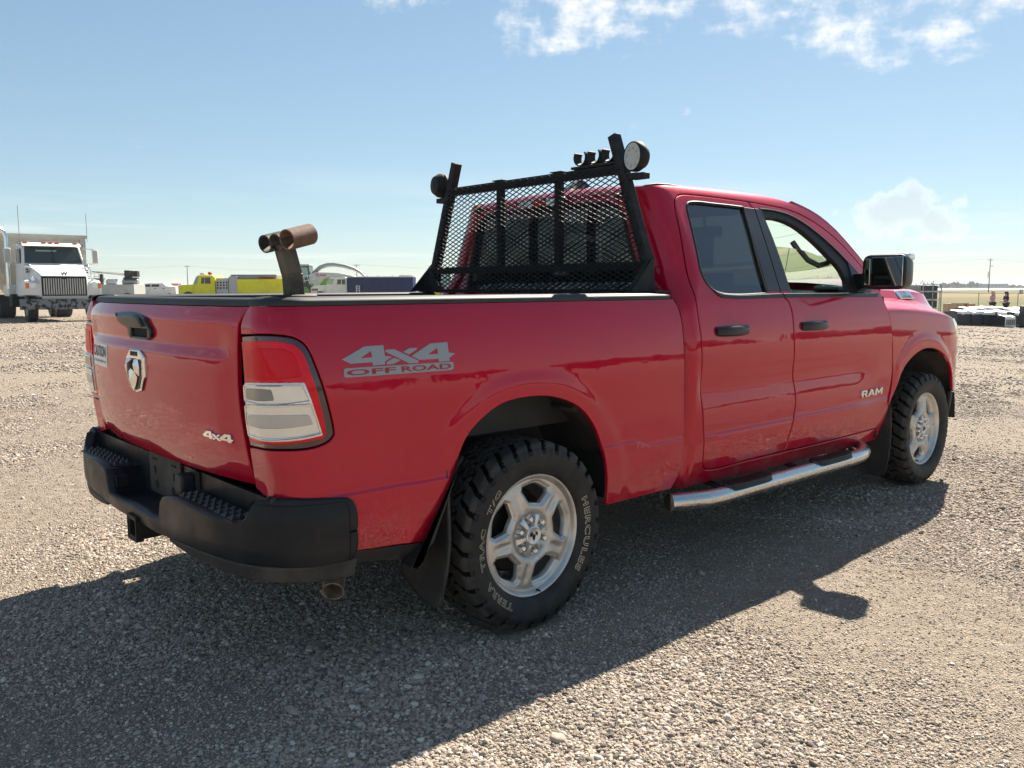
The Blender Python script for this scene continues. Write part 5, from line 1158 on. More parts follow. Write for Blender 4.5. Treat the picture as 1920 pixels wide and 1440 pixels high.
def treeline():
    b = MB(); rn = random.Random(3)
    def clump(px, D, h, w):
        x, y = pos(px, D); z = zg(x, y, False)
        for k in range(7):
            a = rn.uniform(0, 6.28); rr = rn.uniform(0, w); hh = h * rn.uniform(.55, 1.0); c = (x + rr * math.cos(a), y + rr * math.sin(a), z + hh * .55); s = w * rn.uniform(.35, .6)
            n0 = len(b.v); b.ball(c, s, s, hh * .5, 9, 6)
            for i in range(n0, len(b.v)): v = Vector(b.v[i]); q = Vector(c); d = (v - q) * (1 + .5 * mnoise.noise(v * .9)); b.v[i] = tuple(q + d)
    for px in range(1660, 2100, 5):
        e = mnoise.noise((px * .021, 0, 0)) + .6 * mnoise.noise((px * .09, 2, 0)); big = 1.0 if 1755 < px < 1828 else .55
        h = max(2.0, 5.2 * big + 4.5 * e * big); clump(px + rn.uniform(-3, 3), rn.uniform(900, 1000), h, 3.5)
    for px in range(-120, 1660, 14):
        e = mnoise.noise((px * .017, 5, 0)); clump(px, rn.uniform(1500, 1700), max(1.5, 4 + 5 * e), 9)
    for k in range(150):                                       # low belt of unseen trees added behind the camera, for dark reflections in paint
        a = YAW + math.radians(rn.uniform(60, 300)); D = rn.uniform(150, 190); x, y = CAM.x + D * math.cos(a), CAM.y + D * math.sin(a); h = rn.uniform(2.5, 5); b.ball((x, y, zg(x, y, False) + h * .5), rn.uniform(4, 7), rn.uniform(4, 7), h * .6, 9, 6)
    o = b.build('far_trees', M['treefar'], None, 60, fix=False); o['kind'] = 'stuff'
treeline()

# ------------------------------------------------------------------ far and middle distance things
K = lambda D: D / 1594.26
RZ = YAW - math.pi / 2
def place(name, label, cat, px, D, group=None, turn=0):
    x, y = pos(px, D); return thing(name, label, cat, (x, y, zg(x, y, False)), RZ + turn, group)
for n_, c in dict(white=(.72, .72, .70), beige=(.50, .47, .40), yellow=(.70, .66, .022), blue=(.004, .017, .095), claasg=(.20, .33, .06), claasw=(.55, .57, .52), redp=(.42, .02, .015), grey=(.25, .25, .24), lightgrey=(.45, .45, .43)).items():
    M[n_] = mat('paint_' + n_, c, .45, spec=.15, coat=.03, noise=(1.3, tuple(q * .82 for q in c), .45, .7))
M['glassdark'] = mat('vehicle_glass', (.03, .045, .045), .06)
M['glassteal'] = mat('cab_glass', (.22, .36, .33), .06)
M['orange'] = mat('orange_lamp', (.75, .16, .02), .3)
M['amber'] = mat('red_marker', (.70, .12, .06), .3)
M['scraped'] = mat('scraped_steel', (.16, .18, .20), .6, .3, noise=(5.5, (.012, .013, .016), .50, .54))
M['plastic_wrap'] = mat('white_plastic', (.80, .80, .78), .35, bump=(14, .5, .03))
M['card'] = mat('cardboard', (.42, .30, .19), .9)
M['wood'] = mat('weathered_pole', (.16, .13, .105), .9)
M['galv'] = mat('galvanised', (.36, .37, .36), .5, .6)
M['navy'] = mat('dark_crate', (.016, .020, .028), .5)
M['conc'] = mat('far_building', (.30, .29, .28), .9)
def simple_wheel(parent, x, y, r, w, m_rim='lightgrey', z=None):
    z = r if z is None else z
    t = MB().lathe([(-w / 2, r * .55), (-w / 2, r * .9), (-w * .42, r), (w * .42, r), (w / 2, r * .9), (w / 2, r * .55)], 'y', 28, (x, y, z)).build('wheel', M['tyre'], parent, 40)
    MB().lathe([(-w * .46, r * .55), (-w * .30, r * .45), (-w * .38, r * .2), (-w * .40, 0)], 'y', 20, (x, y, z)).lathe([(w * .46, r * .55), (w * .30, r * .45), (w * .38, r * .2), (w * .40, 0)], 'y', 20, (x, y, z)).build('rim', M[m_rim], t, 40)
    return t

# ---- white truck with tall box on the left
T = thing('box_truck', 'white long-nosed truck with beige hopper box and scraped front bumper, left edge', 'truck', (7.42, 34.3, 0), math.radians(-93.0)); T.scale = (1, 1.11, 1)
def tp(name, m, *b, bevel=.03): return box_obj(name, M[m], T, *b, bevel=bevel)
b = MB(); P = lambda x, w0, z0, w1, z1: [(x, -w0, z0), (x, w0, z0), (x, w1, z1), (x, -w1, z1)]
b.loft([P(-.18, .80, 1.0, .76, 1.80), P(-.30, .84, .98, .80, 1.92), P(-1.2, .95, .98, .90, 2.18), P(-1.95, 1.06, .98, 1.02, 2.36)], True, True).build('hood', M['white'], T, 30, .05)
for sg in (-1, 1):
    f_ = MB().loft([[(-.22, sg * y, z) for y, z in ((.78, 1.05), (1.24, 1.08), (1.24, 1.56), (1.02, 1.60), (.78, 1.50))], [(-.5, sg * y, z) for y, z in ((.78, 1.02), (1.27, 1.05), (1.27, 1.64), (1.02, 1.72), (.78, 1.70))], [(-1.4, sg * y, z) for y, z in ((.78, 1.00), (1.27, 1.02), (1.27, 1.60), (1.02, 1.68), (.78, 1.70))]], True, True).build('fender', M['white'], T, 40, .03)
    MB().box(-.235, -.20, min(sg * .93, sg * 1.13), max(sg * .93, sg * 1.13), 1.36, 1.54).build('headlight', M['headlamp'], T, 40, .01)
    MB().box(-.235, -.19, min(sg * 1.135, sg * 1.245), max(sg * 1.135, sg * 1.245), 1.34, 1.55).build('indicator', M['orange'], T, 40, .01)
    for k in range(3): MB().box(-1.55, -1.15, sg * 1.0 - .01, sg * 1.0 + .01, 1.98 + .09 * k, 2.03 + .09 * k).build('hood_vent', M['inner'], T)
    ma = MB().box(-2.18, -2.08, sg * 1.48 - .11, sg * 1.48 + .11, 2.38, 2.98).build('side_mirror', M['white'], T, 40, .03)
    MB().box(-2.075, -2.07, sg * 1.48 - .085, sg * 1.48 + .085, 2.42, 2.94).build('mirror_face', M['lightgrey'], ma)
    MB().tube([(-2.15, sg * 1.08, 3.02), (-2.15, sg * 1.48, 2.99)], .018).tube([(-2.15, sg * 1.08, 2.36), (-2.15, sg * 1.48, 2.38)], .018).build('mirror_arm', M['chrome'], ma)
    fm = MB().ball((-1.15, sg * .98, 2.22), .11, .11, .11).tube([(-1.15, sg * .98, 2.2), (-.7, sg * 1.0, 2.1), (-.35, sg * .98, 1.75)], .012).box(-.38, -.34, sg * .98 - .05, sg * .98 + .05, 1.62, 1.78).build('fender_mirror', M['chrome'], T, 40)
b = MB(); b.loft([P(-1.90, 1.06, 1.0, 1.06, 2.36), P(-2.30, 1.07, 1.0, .98, 3.12), P(-3.7, 1.07, 1.0, 1.0, 3.20)], True, True); cabw = b.build('cab', M['white'], T, 30, .05)
MB().loft([[(-2.02, y, 3.09), (-2.30, y * .99, 3.24), (-3.5, y * .99, 3.27)] for y in (-1.0, 1.0)], False).build('sun_visor', M['white'], T)
ws = MB().loft([[(-1.895 - .40 * t, y * (1.0 - .07 * t), 2.38 + .70 * t) for y in (-.97, -.5, 0, .5, .97)] for t in (0, 1)], False).build('windscreen', M['glassdark'], T); ws.location = (.02, 0, 0)
MB().bar((-1.885, 0, 2.40), (-2.25, 0, 3.05), .03).build('windscreen_divider', M['rubber'], ws)
MB().loft([[(-2.13 - .1 * t, y, 2.50 + .38 * t) for y in (-.55, .15)] for t in (0, 1)], False).build('far_window', M['glassteal'], T).location = (.06, 0, .05)
for sg in (-1, 1): MB().box(-3.2, -2.42, sg * 1.045 - .012, sg * 1.045 + .012, 2.40, 2.98).build('side_window', M['glassdark'], T)
gr = MB().box(-.20, -.165, -.74, .74, 1.02, 1.82).build('grille', M['inner'], T)
for k in range(18):
    y = -.66 + 1.32 * k / 17; MB().box(-.168, -.135, y - .020, y + .020, 1.09, 1.74 - .03 * (abs(y) < .1)).build('grille_bar', M['lightgrey'], gr)
put_text('nose_emblem', 'W', .24, .13, lambda a, b_: (-.13, a - .12, 1.86 + b_), M['inner'], T, .05)
bm_ = MB().box(-.14, .02, -1.48, 1.48, .50, .92).build('bumper', M['scraped'], T, 40, .02); MB().box(-.2, -.1, -.75, .75, .90, 1.04).build('bumper_top', M['beige'], bm_)
for y in (-.85, -.22, 0, .22, .85): MB().box(-2.33, -2.22, y - .07, y + .07, 3.22, 3.28).build('roof_light', M['amber'], T, 40, .02)
for sg in (-1, 1): simple_wheel(T, -.80, sg * 1.02, .53, .32); simple_wheel(T, -6.6, sg * 1.05, .53, .58, 'white'); simple_wheel(T, -7.9, sg * 1.05, .53, .58, 'white')
MB().box(-9.5, -.4, -.45, .45, .55, .95).build('chassis', M['inner'], T)
hp = MB(); hp.loft([[(-4.35, y, z) for y, z in ((-1.62, 3.62), (-1.62, 2.35), (-1.1, 1.55), (-.6, 1.1), (.6, 1.1), (1.1, 1.55), (1.62, 2.35), (1.62, 3.62))], [(-10.2, y, z) for y, z in ((-1.62, 3.62), (-1.62, 2.35), (-1.1, 1.55), (-.6, 1.1), (.6, 1.1), (1.1, 1.55), (1.62, 2.35), (1.62, 3.62))]], True, True)
hopper = hp.build('hopper_box', M['beige'], T, 20)
for k in range(4):
    y0 = -1.5 + .76 * k; MB().box(-4.35, -4.30, y0 + .06, y0 + .70, 2.3, 2.34).box(-4.35, -4.30, y0 + .06, y0 + .70, 3.38, 3.42).box(-4.35, -4.30, y0 + .03, y0 + .07, 2.3, 3.42).box(-4.35, -4.30, y0 + .69, y0 + .73, 2.3, 3.42).build('box_rib', M['beige'], hopper)
MB().box(-4.42, -4.28, -1.68, 1.68, 3.56, 3.70).build('box_rim', M['beige'], hopper)
for k in range(6): MB().box(-5.2 - .9 * k, -5.1 - .9 * k, -1.69, -1.62, 2.2, 3.6).build('box_rib', M['white'], hopper)
MB().box(-10.1, -4.5, -1.665, -1.63, 2.4, 3.5).build('side_panel', M['white'], hopper)
MB().tube([(-3.95, -1.25, 1.3), (-3.95, -1.25, 3.5), (-3.98, -1.30, 3.72), (-4.0, -1.52, 3.92)], .085, 12).build('exhaust_stack', M['chrome'], T)
MB().box(-4.2, -3.4, -1.25, -.9, .55, 1.1).build('step_box', M['inner'], T, 40, .03); MB().box(-5.2, -3.9, -1.28, -.8, 1.0, 1.5).build('tank', M['white'], T, 40, .05)
MB().box(-4.15, -3.95, 1.35, 1.55, 3.25, 3.5).tube([(-4.0, 1.45, 2.6), (-4.0, 1.45, 3.3)], .03).box(-4.1, -3.9, 1.25, 1.5, 2.9, 3.1).build('work_lamp', M['galv'], T, 40, .02)
for y, z0, z1, x in ((-1.0, 3.1, 4.75, -2.5), (1.62, 3.4, 4.65, -4.0)): MB().tube([(x, y, z0), (x, y, z1)], .010, 6).build('whip_antenna', M['grey'], T)

# ---- service truck with tank and compressor
D_ = 72; k = K(D_)
T = place('service_truck', 'pale grey service truck body carrying tanks and a compressor, behind the tailgate corner', 'truck', 172, D_)
X = lambda px: (px - 172) * k
Zt = lambda py: 1.3265 + (540.3 - py) * k
MB().box(X(160), X(267), -1.1, 1.1, .55, Zt(533)).build('service_body', M['lightgrey'], T, 40, .02)
for a, c in ((209, 251), (252, 266), (178, 203)): MB().box(X(a), X(c), -1.12, -1.10, .9, Zt(535)).build('locker_door', M['lightgrey'], T, 40, .01)
for a, c, r, nm in ((206, 228, .26, 'white_tank'), (236, 266, .27, 'air_tank')): MB().lathe([(0, 0), (.03, r * .8), (.1, r), ((c - a) * k - .1, r), ((c - a) * k - .03, r * .8), ((c - a) * k, 0)], 'x', 20, (X(a), 0, Zt(528.5))).build(nm, M['white' if r == .26 else 'galv'], T, 40)
e = MB().box(X(240), X(264), -.3, .3, Zt(524), Zt(520)).box(X(242), X(252), -.25, .25, Zt(520), Zt(507)).box(X(254), X(266), -.25, .25, Zt(519), Zt(508)).lathe([(-.32, 0), (-.32, .22), (-.26, .24)], 'y', 20, (X(247), 0, Zt(515))).lathe([(-.32, 0), (-.32, .16)], 'y', 20, (X(258), 0, Zt(514))).build('compressor', M['dark_metal'], T, 40, .02)
b = MB()
for px in (177, 184, 191, 198, 204): b.bar((X(px), -.6, Zt(531)), (X(px), -.6, Zt(512)), .03)
for py in (512, 518, 524, 530): b.bar((X(177), -.6, Zt(py)), (X(204), -.6, Zt(py)), .03)
b.build('tote_cage', M['galv'], T); MB().box(X(178), X(203), -.55, .5, Zt(530), Zt(521)).build('water_tote', M['lightgrey'], T)
MB().box(X(203), X(208), -.9, -.7, .6, Zt(514)).build('corner_post', M['dark_metal'], T)
MB().tube([(X(176), .3, Zt(509)), (X(262), .3, Zt(518))], .05).tube([(X(176), .5, Zt(508)), (X(240), .5, Zt(513))], .03).build('boom', M['lightgrey'], T)
for px in (185, 255): simple_wheel(T, X(px), -.95, .48, .4)
# ---- white crew pickup
D_ = 95; k = K(D_); T = place('crew_pickup', 'white four-door pickup parked beyond the tailgate, seen from the side', 'pickup truck', 268, D_); X = lambda px: (px - 268) * k
b = MB(); S = [(268, 541), (276, 537.5), (287, 531.5), (291, 531), (318, 531), (322, 536), (340, 537.5), (341, 556), (268, 556)]
b.prism([(X(a), Zt(c)) for a, c in S], -.95, .95, 'y').build('body', M['white'], T, 30, .04)
for P_ in ([(281, 537.5), (286, 533), (294, 533), (294, 537.5)], [(296, 533), (300, 533), (310, 533), (310, 537.5), (296, 537.5)]): MB().prism([(X(a), Zt(c)) for a, c in P_], -.965, -.94, 'y').build('window', M['glassdark'], T)
MB().prism([(X(272), Zt(538)), (X(277), Zt(537.2)), (X(286), Zt(532.4)), (X(283), Zt(532.6))], -.90, .90, 'y').build('windscreen', M['glassteal'], T).location = (-.06, 0, .02)
for px in (300, 316): MB().box(X(px), X(px + 4), -.97, -.95, Zt(541), Zt(540)).build('door_handle', M['trim'], T)
for px in (279, 328): simple_wheel(T, X(px), -.85, .40, .28)
D_ = 99; k = K(D_); T = place('red_skid_unit', 'red equipment frame showing behind the white pickup box', 'equipment', 324, D_); X = lambda px: (px - 324) * k
b = MB().box(X(323), X(342), -.6, .6, .0, Zt(540)); b.build('skid_base', M['grey'], T)
for a, c in ((531.5, 534), (535, 538), (538.5, 541)): MB().box(X(324), X(341), -.5, .5, Zt(c), Zt(a)).build('red_drawer', M['redp'], T, 40, .02)
# ---- yellow fire truck
D_ = 74; k = K(D_); T = place('fire_truck', 'yellow fire engine with red roof beacon and grey pump panel', 'fire truck', 347, D_); X = lambda px: (px - 347) * k
MB().prism([(X(a), Zt(c)) for a, c in ((347, 536), (352, 534.5), (378, 533), (380, 560), (347, 560))], -1.05, 1.05, 'y').build('hood', M['yellow'], T, 30, .05)
MB().prism([(X(a), Zt(c)) for a, c in ((376, 535), (383, 519), (386, 516.5), (412, 517), (416, 521), (416, 562), (376, 562))], -1.15, 1.15, 'y').build('cab', M['yellow'], T, 30, .04)
MB().prism([(X(a), Zt(c)) for a, c in ((377, 533), (383.5, 519), (388, 519), (384, 533))], -1.165, 1.165, 'y').build('windscreen', M['glassteal'], T).location = (-.05, 0, 0)
for P_ in ([(391, 532), (392, 521), (397, 521), (396, 532)], [(398, 532), (398, 521), (408, 521), (408, 532)]): MB().prism([(X(a), Zt(c)) for a, c in P_], -1.18, -1.14, 'y').build('side_window', M['glassdark'], T)
MB().box(X(384), X(392), -.5, .5, Zt(515.5), Zt(512.5)).build('light_bar', M['lightgrey'], T, 40, .03); MB().ball((X(399), 0, Zt(513)), .18, .25, .14).build('beacon', M['redp'], T)
MB().box(X(418), X(440), -1.12, 1.12, .5, Zt(522)).build('pump_house', M['lightgrey'], T, 40, .03)
for i in range(3):
    for j in range(4): MB().lathe([(-1.16, 0), (-1.16, .07), (-1.12, .08)], 'y', 12, (X(421 + 5.5 * j), 0, Zt(530 + 5 * i))).build('gauge', M['inner' if (i + j) % 2 else 'dark_metal'], T)
MB().box(X(441), X(457), -1.1, 1.1, .5, Zt(519)).build('hose_bay', M['galv'], T, 40, .03)
MB().box(X(457), X(556), -1.2, 1.2, .5, Zt(524)).build('tank_body', M['yellow'], T, 40, .03)
for a, c in ((459, 470), (471, 481), (482, 512), (513, 554)): MB().box(X(a), X(c), -1.215, -1.2, .7, Zt(525.5)).build('locker_door', M['yellow'], T, 40, .01)
MB().box(X(443), X(528), -.9, .9, Zt(524), Zt(515.5)).build('hose_bed', M['grey'], T, 40, .08); MB().tube([(X(495), -.95, Zt(521)), (X(525), -.95, Zt(522))], .06).build('suction_hose', M['redp'], T)
for px in (366, 505): simple_wheel(T, X(px), -1.0, .52, .35)
# ---- forage harvester
D_ = 98; k = K(D_); T = place('forage_harvester', 'green and white forage harvester with a long curved spout', 'harvester', 560, D_); X = lambda px: (px - 560) * k
MB().prism([(X(a), Zt(c)) for a, c in ((561, 499), (587, 500), (589, 545), (566, 545))], -1.0, 1.0, 'y').build('cab', M['glassdark'], T, 30, .05)
MB().prism([(X(a), Zt(c)) for a, c in ((564, 503), (584, 503), (586, 520), (569, 524))], -1.02, -.98, 'y').build('cab_window', M['glassteal'], T); MB().box(X(559), X(588), -1.05, 1.05, Zt(500), Zt(497)).build('cab_roof', M['lightgrey'], T, 40, .05)
MB().prism([(X(a), Zt(c)) for a, c in ((588, 516), (600, 512), (640, 513), (668, 518), (672, 546), (588, 546))], -1.3, 1.3, 'y').build('engine_hood', M['claasw'], T, 30, .12)
MB().prism([(X(a), Zt(c)) for a, c in ((608, 532), (616, 523), (634, 519), (660, 520), (664, 548), (606, 548))], -1.33, 1.33, 'y').build('green_cowl', M['claasg'], T, 30, .08)
MB().box(X(564), X(596), -1.4, 1.4, Zt(540), Zt(533)).build('platform', M['claasg'], T, 40, .05)
put_text('brand_lettering', 'CLAAS', 19 * k, 5 * k, lambda a, b_: (X(600) + a, -1.305, Zt(519.5) + b_), M['redp'], T, .04)
b = MB(); SP = [(588, 522), (594, 512), (605, 502.5), (618, 498), (630, 497.5), (650, 500.5), (668, 506), (679, 512), (686, 519)]
b.tube([(X(a), 0, Zt(c)) for a, c in SP], .22, 8, True, [.26, .26, .26, .25, .24, .22, .20, .17, .12]).build('spout', M['galv'], T)
b = MB()
for a, c in ((572, 520), (578, 518), (585, 517)): b.bar((X(a), -1.4, Zt(c)), (X(a + 5), -1.4, Zt(538)), .05)
b.bar((X(572), -1.4, Zt(520)), (X(600), -1.4, Zt(516)), .05).bar((X(575), -1.4, Zt(528)), (X(604), -1.4, Zt(524)), .05).build('railing', M['white'], T)
for px, r in ((580, .95), (655, .75)): simple_wheel(T, X(px), -1.2, r, .6, 'claasg')
# ---- blue grain truck
D_ = 84; k = K(D_); T = place('grain_truck', 'white cab truck with long ribbed blue grain box', 'truck', 590, D_); X = lambda px: (px - 590) * k
MB().prism([(X(a), Zt(c)) for a, c in ((590, 540), (594, 537.5), (622, 535), (624, 560), (590, 560))], -1.0, 1.0, 'y').build('hood', M['white'], T, 30, .06)
for i in range(6): MB().box(X(591.5 + 2 * i), X(592.7 + 2 * i), -1.02, -1.0, Zt(546), Zt(541.5)).build('grille_slot', M['inner'], T)
MB().prism([(X(a), Zt(c)) for a, c in ((619, 536), (624, 523), (628, 520.5), (654, 520.5), (657, 524), (658, 562), (619, 562))], -1.1, 1.1, 'y').build('cab', M['white'], T, 30, .05)
MB().prism([(X(a), Zt(c)) for a, c in ((620, 533.5), (624.5, 523.5), (635, 524), (632, 534)) ], -1.115, 1.115, 'y').build('windscreen', M['glassteal'], T).location = (-.06, 0, 0)
for P_ in ([(639, 534), (640, 525), (647, 525), (646, 534)], [(648, 534), (648, 525), (654, 525), (654, 534)]): MB().prism([(X(a), Zt(c)) for a, c in P_], -1.13, -1.09, 'y').build('side_window', M['glassdark'], T)
gb = MB().box(X(658), X(779), -1.25, 1.25, .75, Zt(521.5)).build('grain_box', M['blue'], T, 40, .02)
for i in range(10): MB().box(X(660 + 13 * i), X(662 + 13 * i), -1.31, -1.25, .8, Zt(522.5)).build('box_rib', M['blue'], gb)
for py in (528, 535, 542): MB().box(X(659), X(778), -1.29, -1.25, Zt(py + 1), Zt(py)).build('box_rail', M['blue'], gb)
MB().box(X(657), X(780), -1.28, 1.28, Zt(521.5), Zt(520)).build('box_cap', M['lightgrey'], gb)
b = MB()
for px in (690, 712, 738, 762): b.tube([(X(px), -1.1, Zt(520)), (X(px), 0, Zt(517)), (X(px), 1.1, Zt(520))], .03, 6)
tb = b.build('tarp_bow', M['grey'], gb)
MB().loft([[(X(px), y, Zt(520) + (1 - abs(y) / 1.2) * .16 * (1 if 660 < px < 776 else .2)) for y in (-1.2, -.6, 0, .6, 1.2)] for px in (752, 762, 772, 778)], False).build('tarp', M['dusty'], gb)
b = MB(); b.bar((X(675), -1.33, Zt(536.5)), (X(675), -1.33, Zt(550)), .06).bar((X(681), -1.33, Zt(536.5)), (X(681), -1.33, Zt(550)), .06)
for py in (537, 541, 545): b.bar((X(675), -1.33, Zt(py)), (X(681), -1.33, Zt(py)), .06)
b.build('ladder', M['white'], gb)
for px in (608, 730, 752): simple_wheel(T, X(px), -1.05, .50, .4)
# ---- green tractor behind the bed guard
D_ = 92; k = K(D_); T = place('green_tractor', 'green tractor with glazed cab half hidden by the bed guard', 'tractor', 806, D_); X = lambda px: (px - 806) * k
MB().prism([(X(a), Zt(c)) for a, c in ((807, 515), (846, 515), (848, 548), (812, 548))], -.9, .9, 'y').build('cab', M['glassteal'], T, 30, .04); MB().box(X(804), X(850), -1.0, 1.0, Zt(515), Zt(512)).build('cab_roof', mat('dark_green', (.02, .10, .05), .4), T, 40, .05)
b = MB()
for a in (808, 822, 846): b.bar((X(a), -.92, Zt(515)), (X(a + 3), -.92, Zt(548)), .10)
b.build('cab_frame', M['inner'], T); MB().box(X(800), X(806), -1.1, -.9, Zt(521), Zt(516)).build('mirror', M['dark_metal'], T, 40, .03)
MB().box(X(805), X(900), -.6, .6, .7, Zt(545)).build('hood', M['claasg'], T, 40, .1)
for px in (822, 885): simple_wheel(T, X(px), -1.1, .9, .5, 'yellow')

# ---- utility poles and wires
def pole(px, D, py, label, arms):
    T = place('utility_pole', label, 'utility pole', px, D, 'utility poles along the road'); k = K(D); x, y = pos(px, D); h = 1.3265 + (540 - py) * k - zg(x, y, False)
    MB().tube([(0, 0, 0), (0, 0, h)], .16, 10, True, [.19, .12]).build('pole', M['wood'], T)
    b = MB()
    for z, w, off in arms: b.bar((off - w, 0, h - z), (off + w, 0, h - z), .14)
    b.build('crossarm', M['wood'], T)
    b = MB()
    for z, w, off in arms:
        for q in (-w, -w * .4, w * .4, w): b.box(off + q - .05, off + q + .05, -.05, .05, h - z + .07, h - z + .22)
    b.build('insulators', M['grey'], T); return (x, y, h + zg(x, y, False))
pa = pole(357, 330, 498, 'thin utility pole above the white pickup and yellow fire engine', [(.4, 1.1, 0)])
pb = pole(672, 330, 497, 'thin utility pole rising behind the blue grain box', [(.4, 1.1, 0)])
pc = pole(1849, 300, 490, 'tall utility pole standing in the field on the right', [(.5, .9, 0), (2.6, .6, .5)])
MB().bar((-.5, 0, 5.0), (-.5, 0, 7.2), .18).build('transformer', M['grey'], [o for o in bpy.data.objects if o.name.startswith('utility_pole')][-1])
b = MB()
def wire(p, q, sag=2.):
    p, q = Vector(p), Vector(q); b.tube([p.lerp(q, t) + Vector((0, 0, -sag * 4 * t * (1 - t))) for t in np.linspace(0, 1, 16)], .022, 4)
po = Vector((*pos(-200, 330), 11)); pd = Vector((*pos(2250, 290), 10.5))
wire(po, pa); wire(pa, pb); wire(pb, pc, 4); wire(pc, pd)
tag(b.build('power_line', M['grey'], None), 'thin power line strung between the utility poles', 'power line')

# ---- fence between yard and field
T = place('chain_link_fence', 'grey chain link fence along the dry field on the right', 'fence', 1855, 70)
b_w = MB(); F0, F1 = -46, 10
def fz(xl): x, y = pos(1855, 70); q = Vector((x, y, 0)) + rt * xl; return zg(q.x, q.y, False) - T.location.z
for xl in np.arange(F0, F1 + .1, 3.22):
    xl = xl - F0 % 1 - .12; MB().tube([(xl, 0, fz(xl)), (xl, 0, fz(xl) + 1.68)], .032, 8).build('post', M['galv'], T)
for h in (1.64, .85, .08): b_w.tube([(xl, 0, fz(xl) + h) for xl in np.arange(F0, F1, 2.)], .016 if h > 1.6 else .006, 5)
b_w.build('rail', M['galv'], T)
b = MB()
for xl in np.arange(F0, F1, .16):
    for s in (-1, 1): b.add([(xl - .002, 0, fz(xl) + .05), (xl + .002, 0, fz(xl) + .05), (xl + s * 1.55 + .002, 0, fz(xl) + 1.6), (xl + s * 1.55 - .002, 0, fz(xl) + 1.6)], [(0, 1, 2, 3)])
ml = b.build('wire_mesh', M['galv'], T, fix=False); ml['kind'] = 'stuff'
# ---- far building and cabinet
T = place('far_building', 'long low grey building on the horizon behind the right pole', 'building', 1857, 900)
MB().box(-13, 13, -5, 5, 0, 4.0).build('wall', M['conc'], T); MB().box(-13.3, 13.3, -5.3, 5.3, 4.0, 4.3).build('roof', M['grey'], T)
for i in range(6): MB().box(-11 + 4 * i, -9 + 4 * i, -5.06, -5, .2, 2.8).build('door', M['lightgrey'], T)
T = place('utility_cabinet', 'grey utility cabinet standing in the field near the right edge', 'cabinet', 1910, 235)
MB().box(-.38, .38, -.3, .3, 0, 1.25).build('cabinet', M['grey'], T, 40, .03); MB().box(-.33, .33, -.315, -.3, .15, 1.15).build('door', M['lightgrey'], T)
# ---- rack of black crates
D_ = 58; k = K(D_); T = place('storage_rack', 'open steel rack filled with black crates behind the hood', 'storage rack', 1732, D_); X = lambda px: (px - 1732) * k; zb = T.location.z
Zr = lambda py: 1.3265 + (537 - py) * k - zb
b = MB()
for px in (1720, 1738, 1754):
    for y in (-.5, .5): b.bar((X(px), y, 0), (X(px), y, Zr(534)), .06)
for py in (534, 547, 562, 578): b.bar((X(1720), -.5, Zr(py)), (X(1754), -.5, Zr(py)), .06)
b.build('frame', M['galv'], T)
for a, c in ((1721, 1736.5), (1739.5, 1748)):
    for p0, p1 in ((536, 546), (548.5, 561), (563.5, 577)): MB().box(X(a), X(c), -.45, .45, Zr(p1), Zr(p0)).build('crate', M['navy'], T, 40, .02)
b = MB(); rn = random.Random(4)
for i in range(14): x = X(rn.uniform(1721, 1747)); b.tube([(x, rn.uniform(-.3, .3), Zr(534)), (x + rn.uniform(-.06, .06), 0, Zr(534) + rn.uniform(.08, .28))], .012, 5)
b.build('sticks', M['dark_metal'], T)
T = place('slatted_stack', 'stack of pale slatted crates beside the black crate rack', 'crate stack', 1703, D_); X = lambda px: (px - 1703) * k
for i in range(9):
    MB().box(X(1692 + 2.9 * i), X(1693.6 + 2.9 * i), -.4, .4, 0, Zr(536)).build('slat', M['lightgrey'], T)
MB().box(X(1691), X(1718), -.35, .35, .1, Zr(538)).build('crate_core', M['inner'], T)
# ---- cartons
for px, D, w, h, lab, mk in ((1797, 49, .72, .42, 'tan cardboard box with a red mark on its side', True), (1780, 50.5, .62, .36, 'plain tan cardboard box left of the marked one', False), (1812, 50, .55, .38, 'pale carton at the right end of the cardboard boxes', False)):
    T = place('cardboard_box', lab, 'box', px, D, 'cardboard boxes by the fence'); zz0 = .50
    MB().box(-w / 2, w / 2, -.3, .3, 0, h + zz0).build('carton', M['card'], T, 40, .01); MB().box(-w / 2, w / 2, -.31, -.3, h + zz0 - .03, h + zz0).build('flap', M['card'], T)
    if mk: MB().box(.10, .26, -.315, -.30, h + zz0 - .26, h + zz0 - .08).build('printed_mark', M['redp'], T)
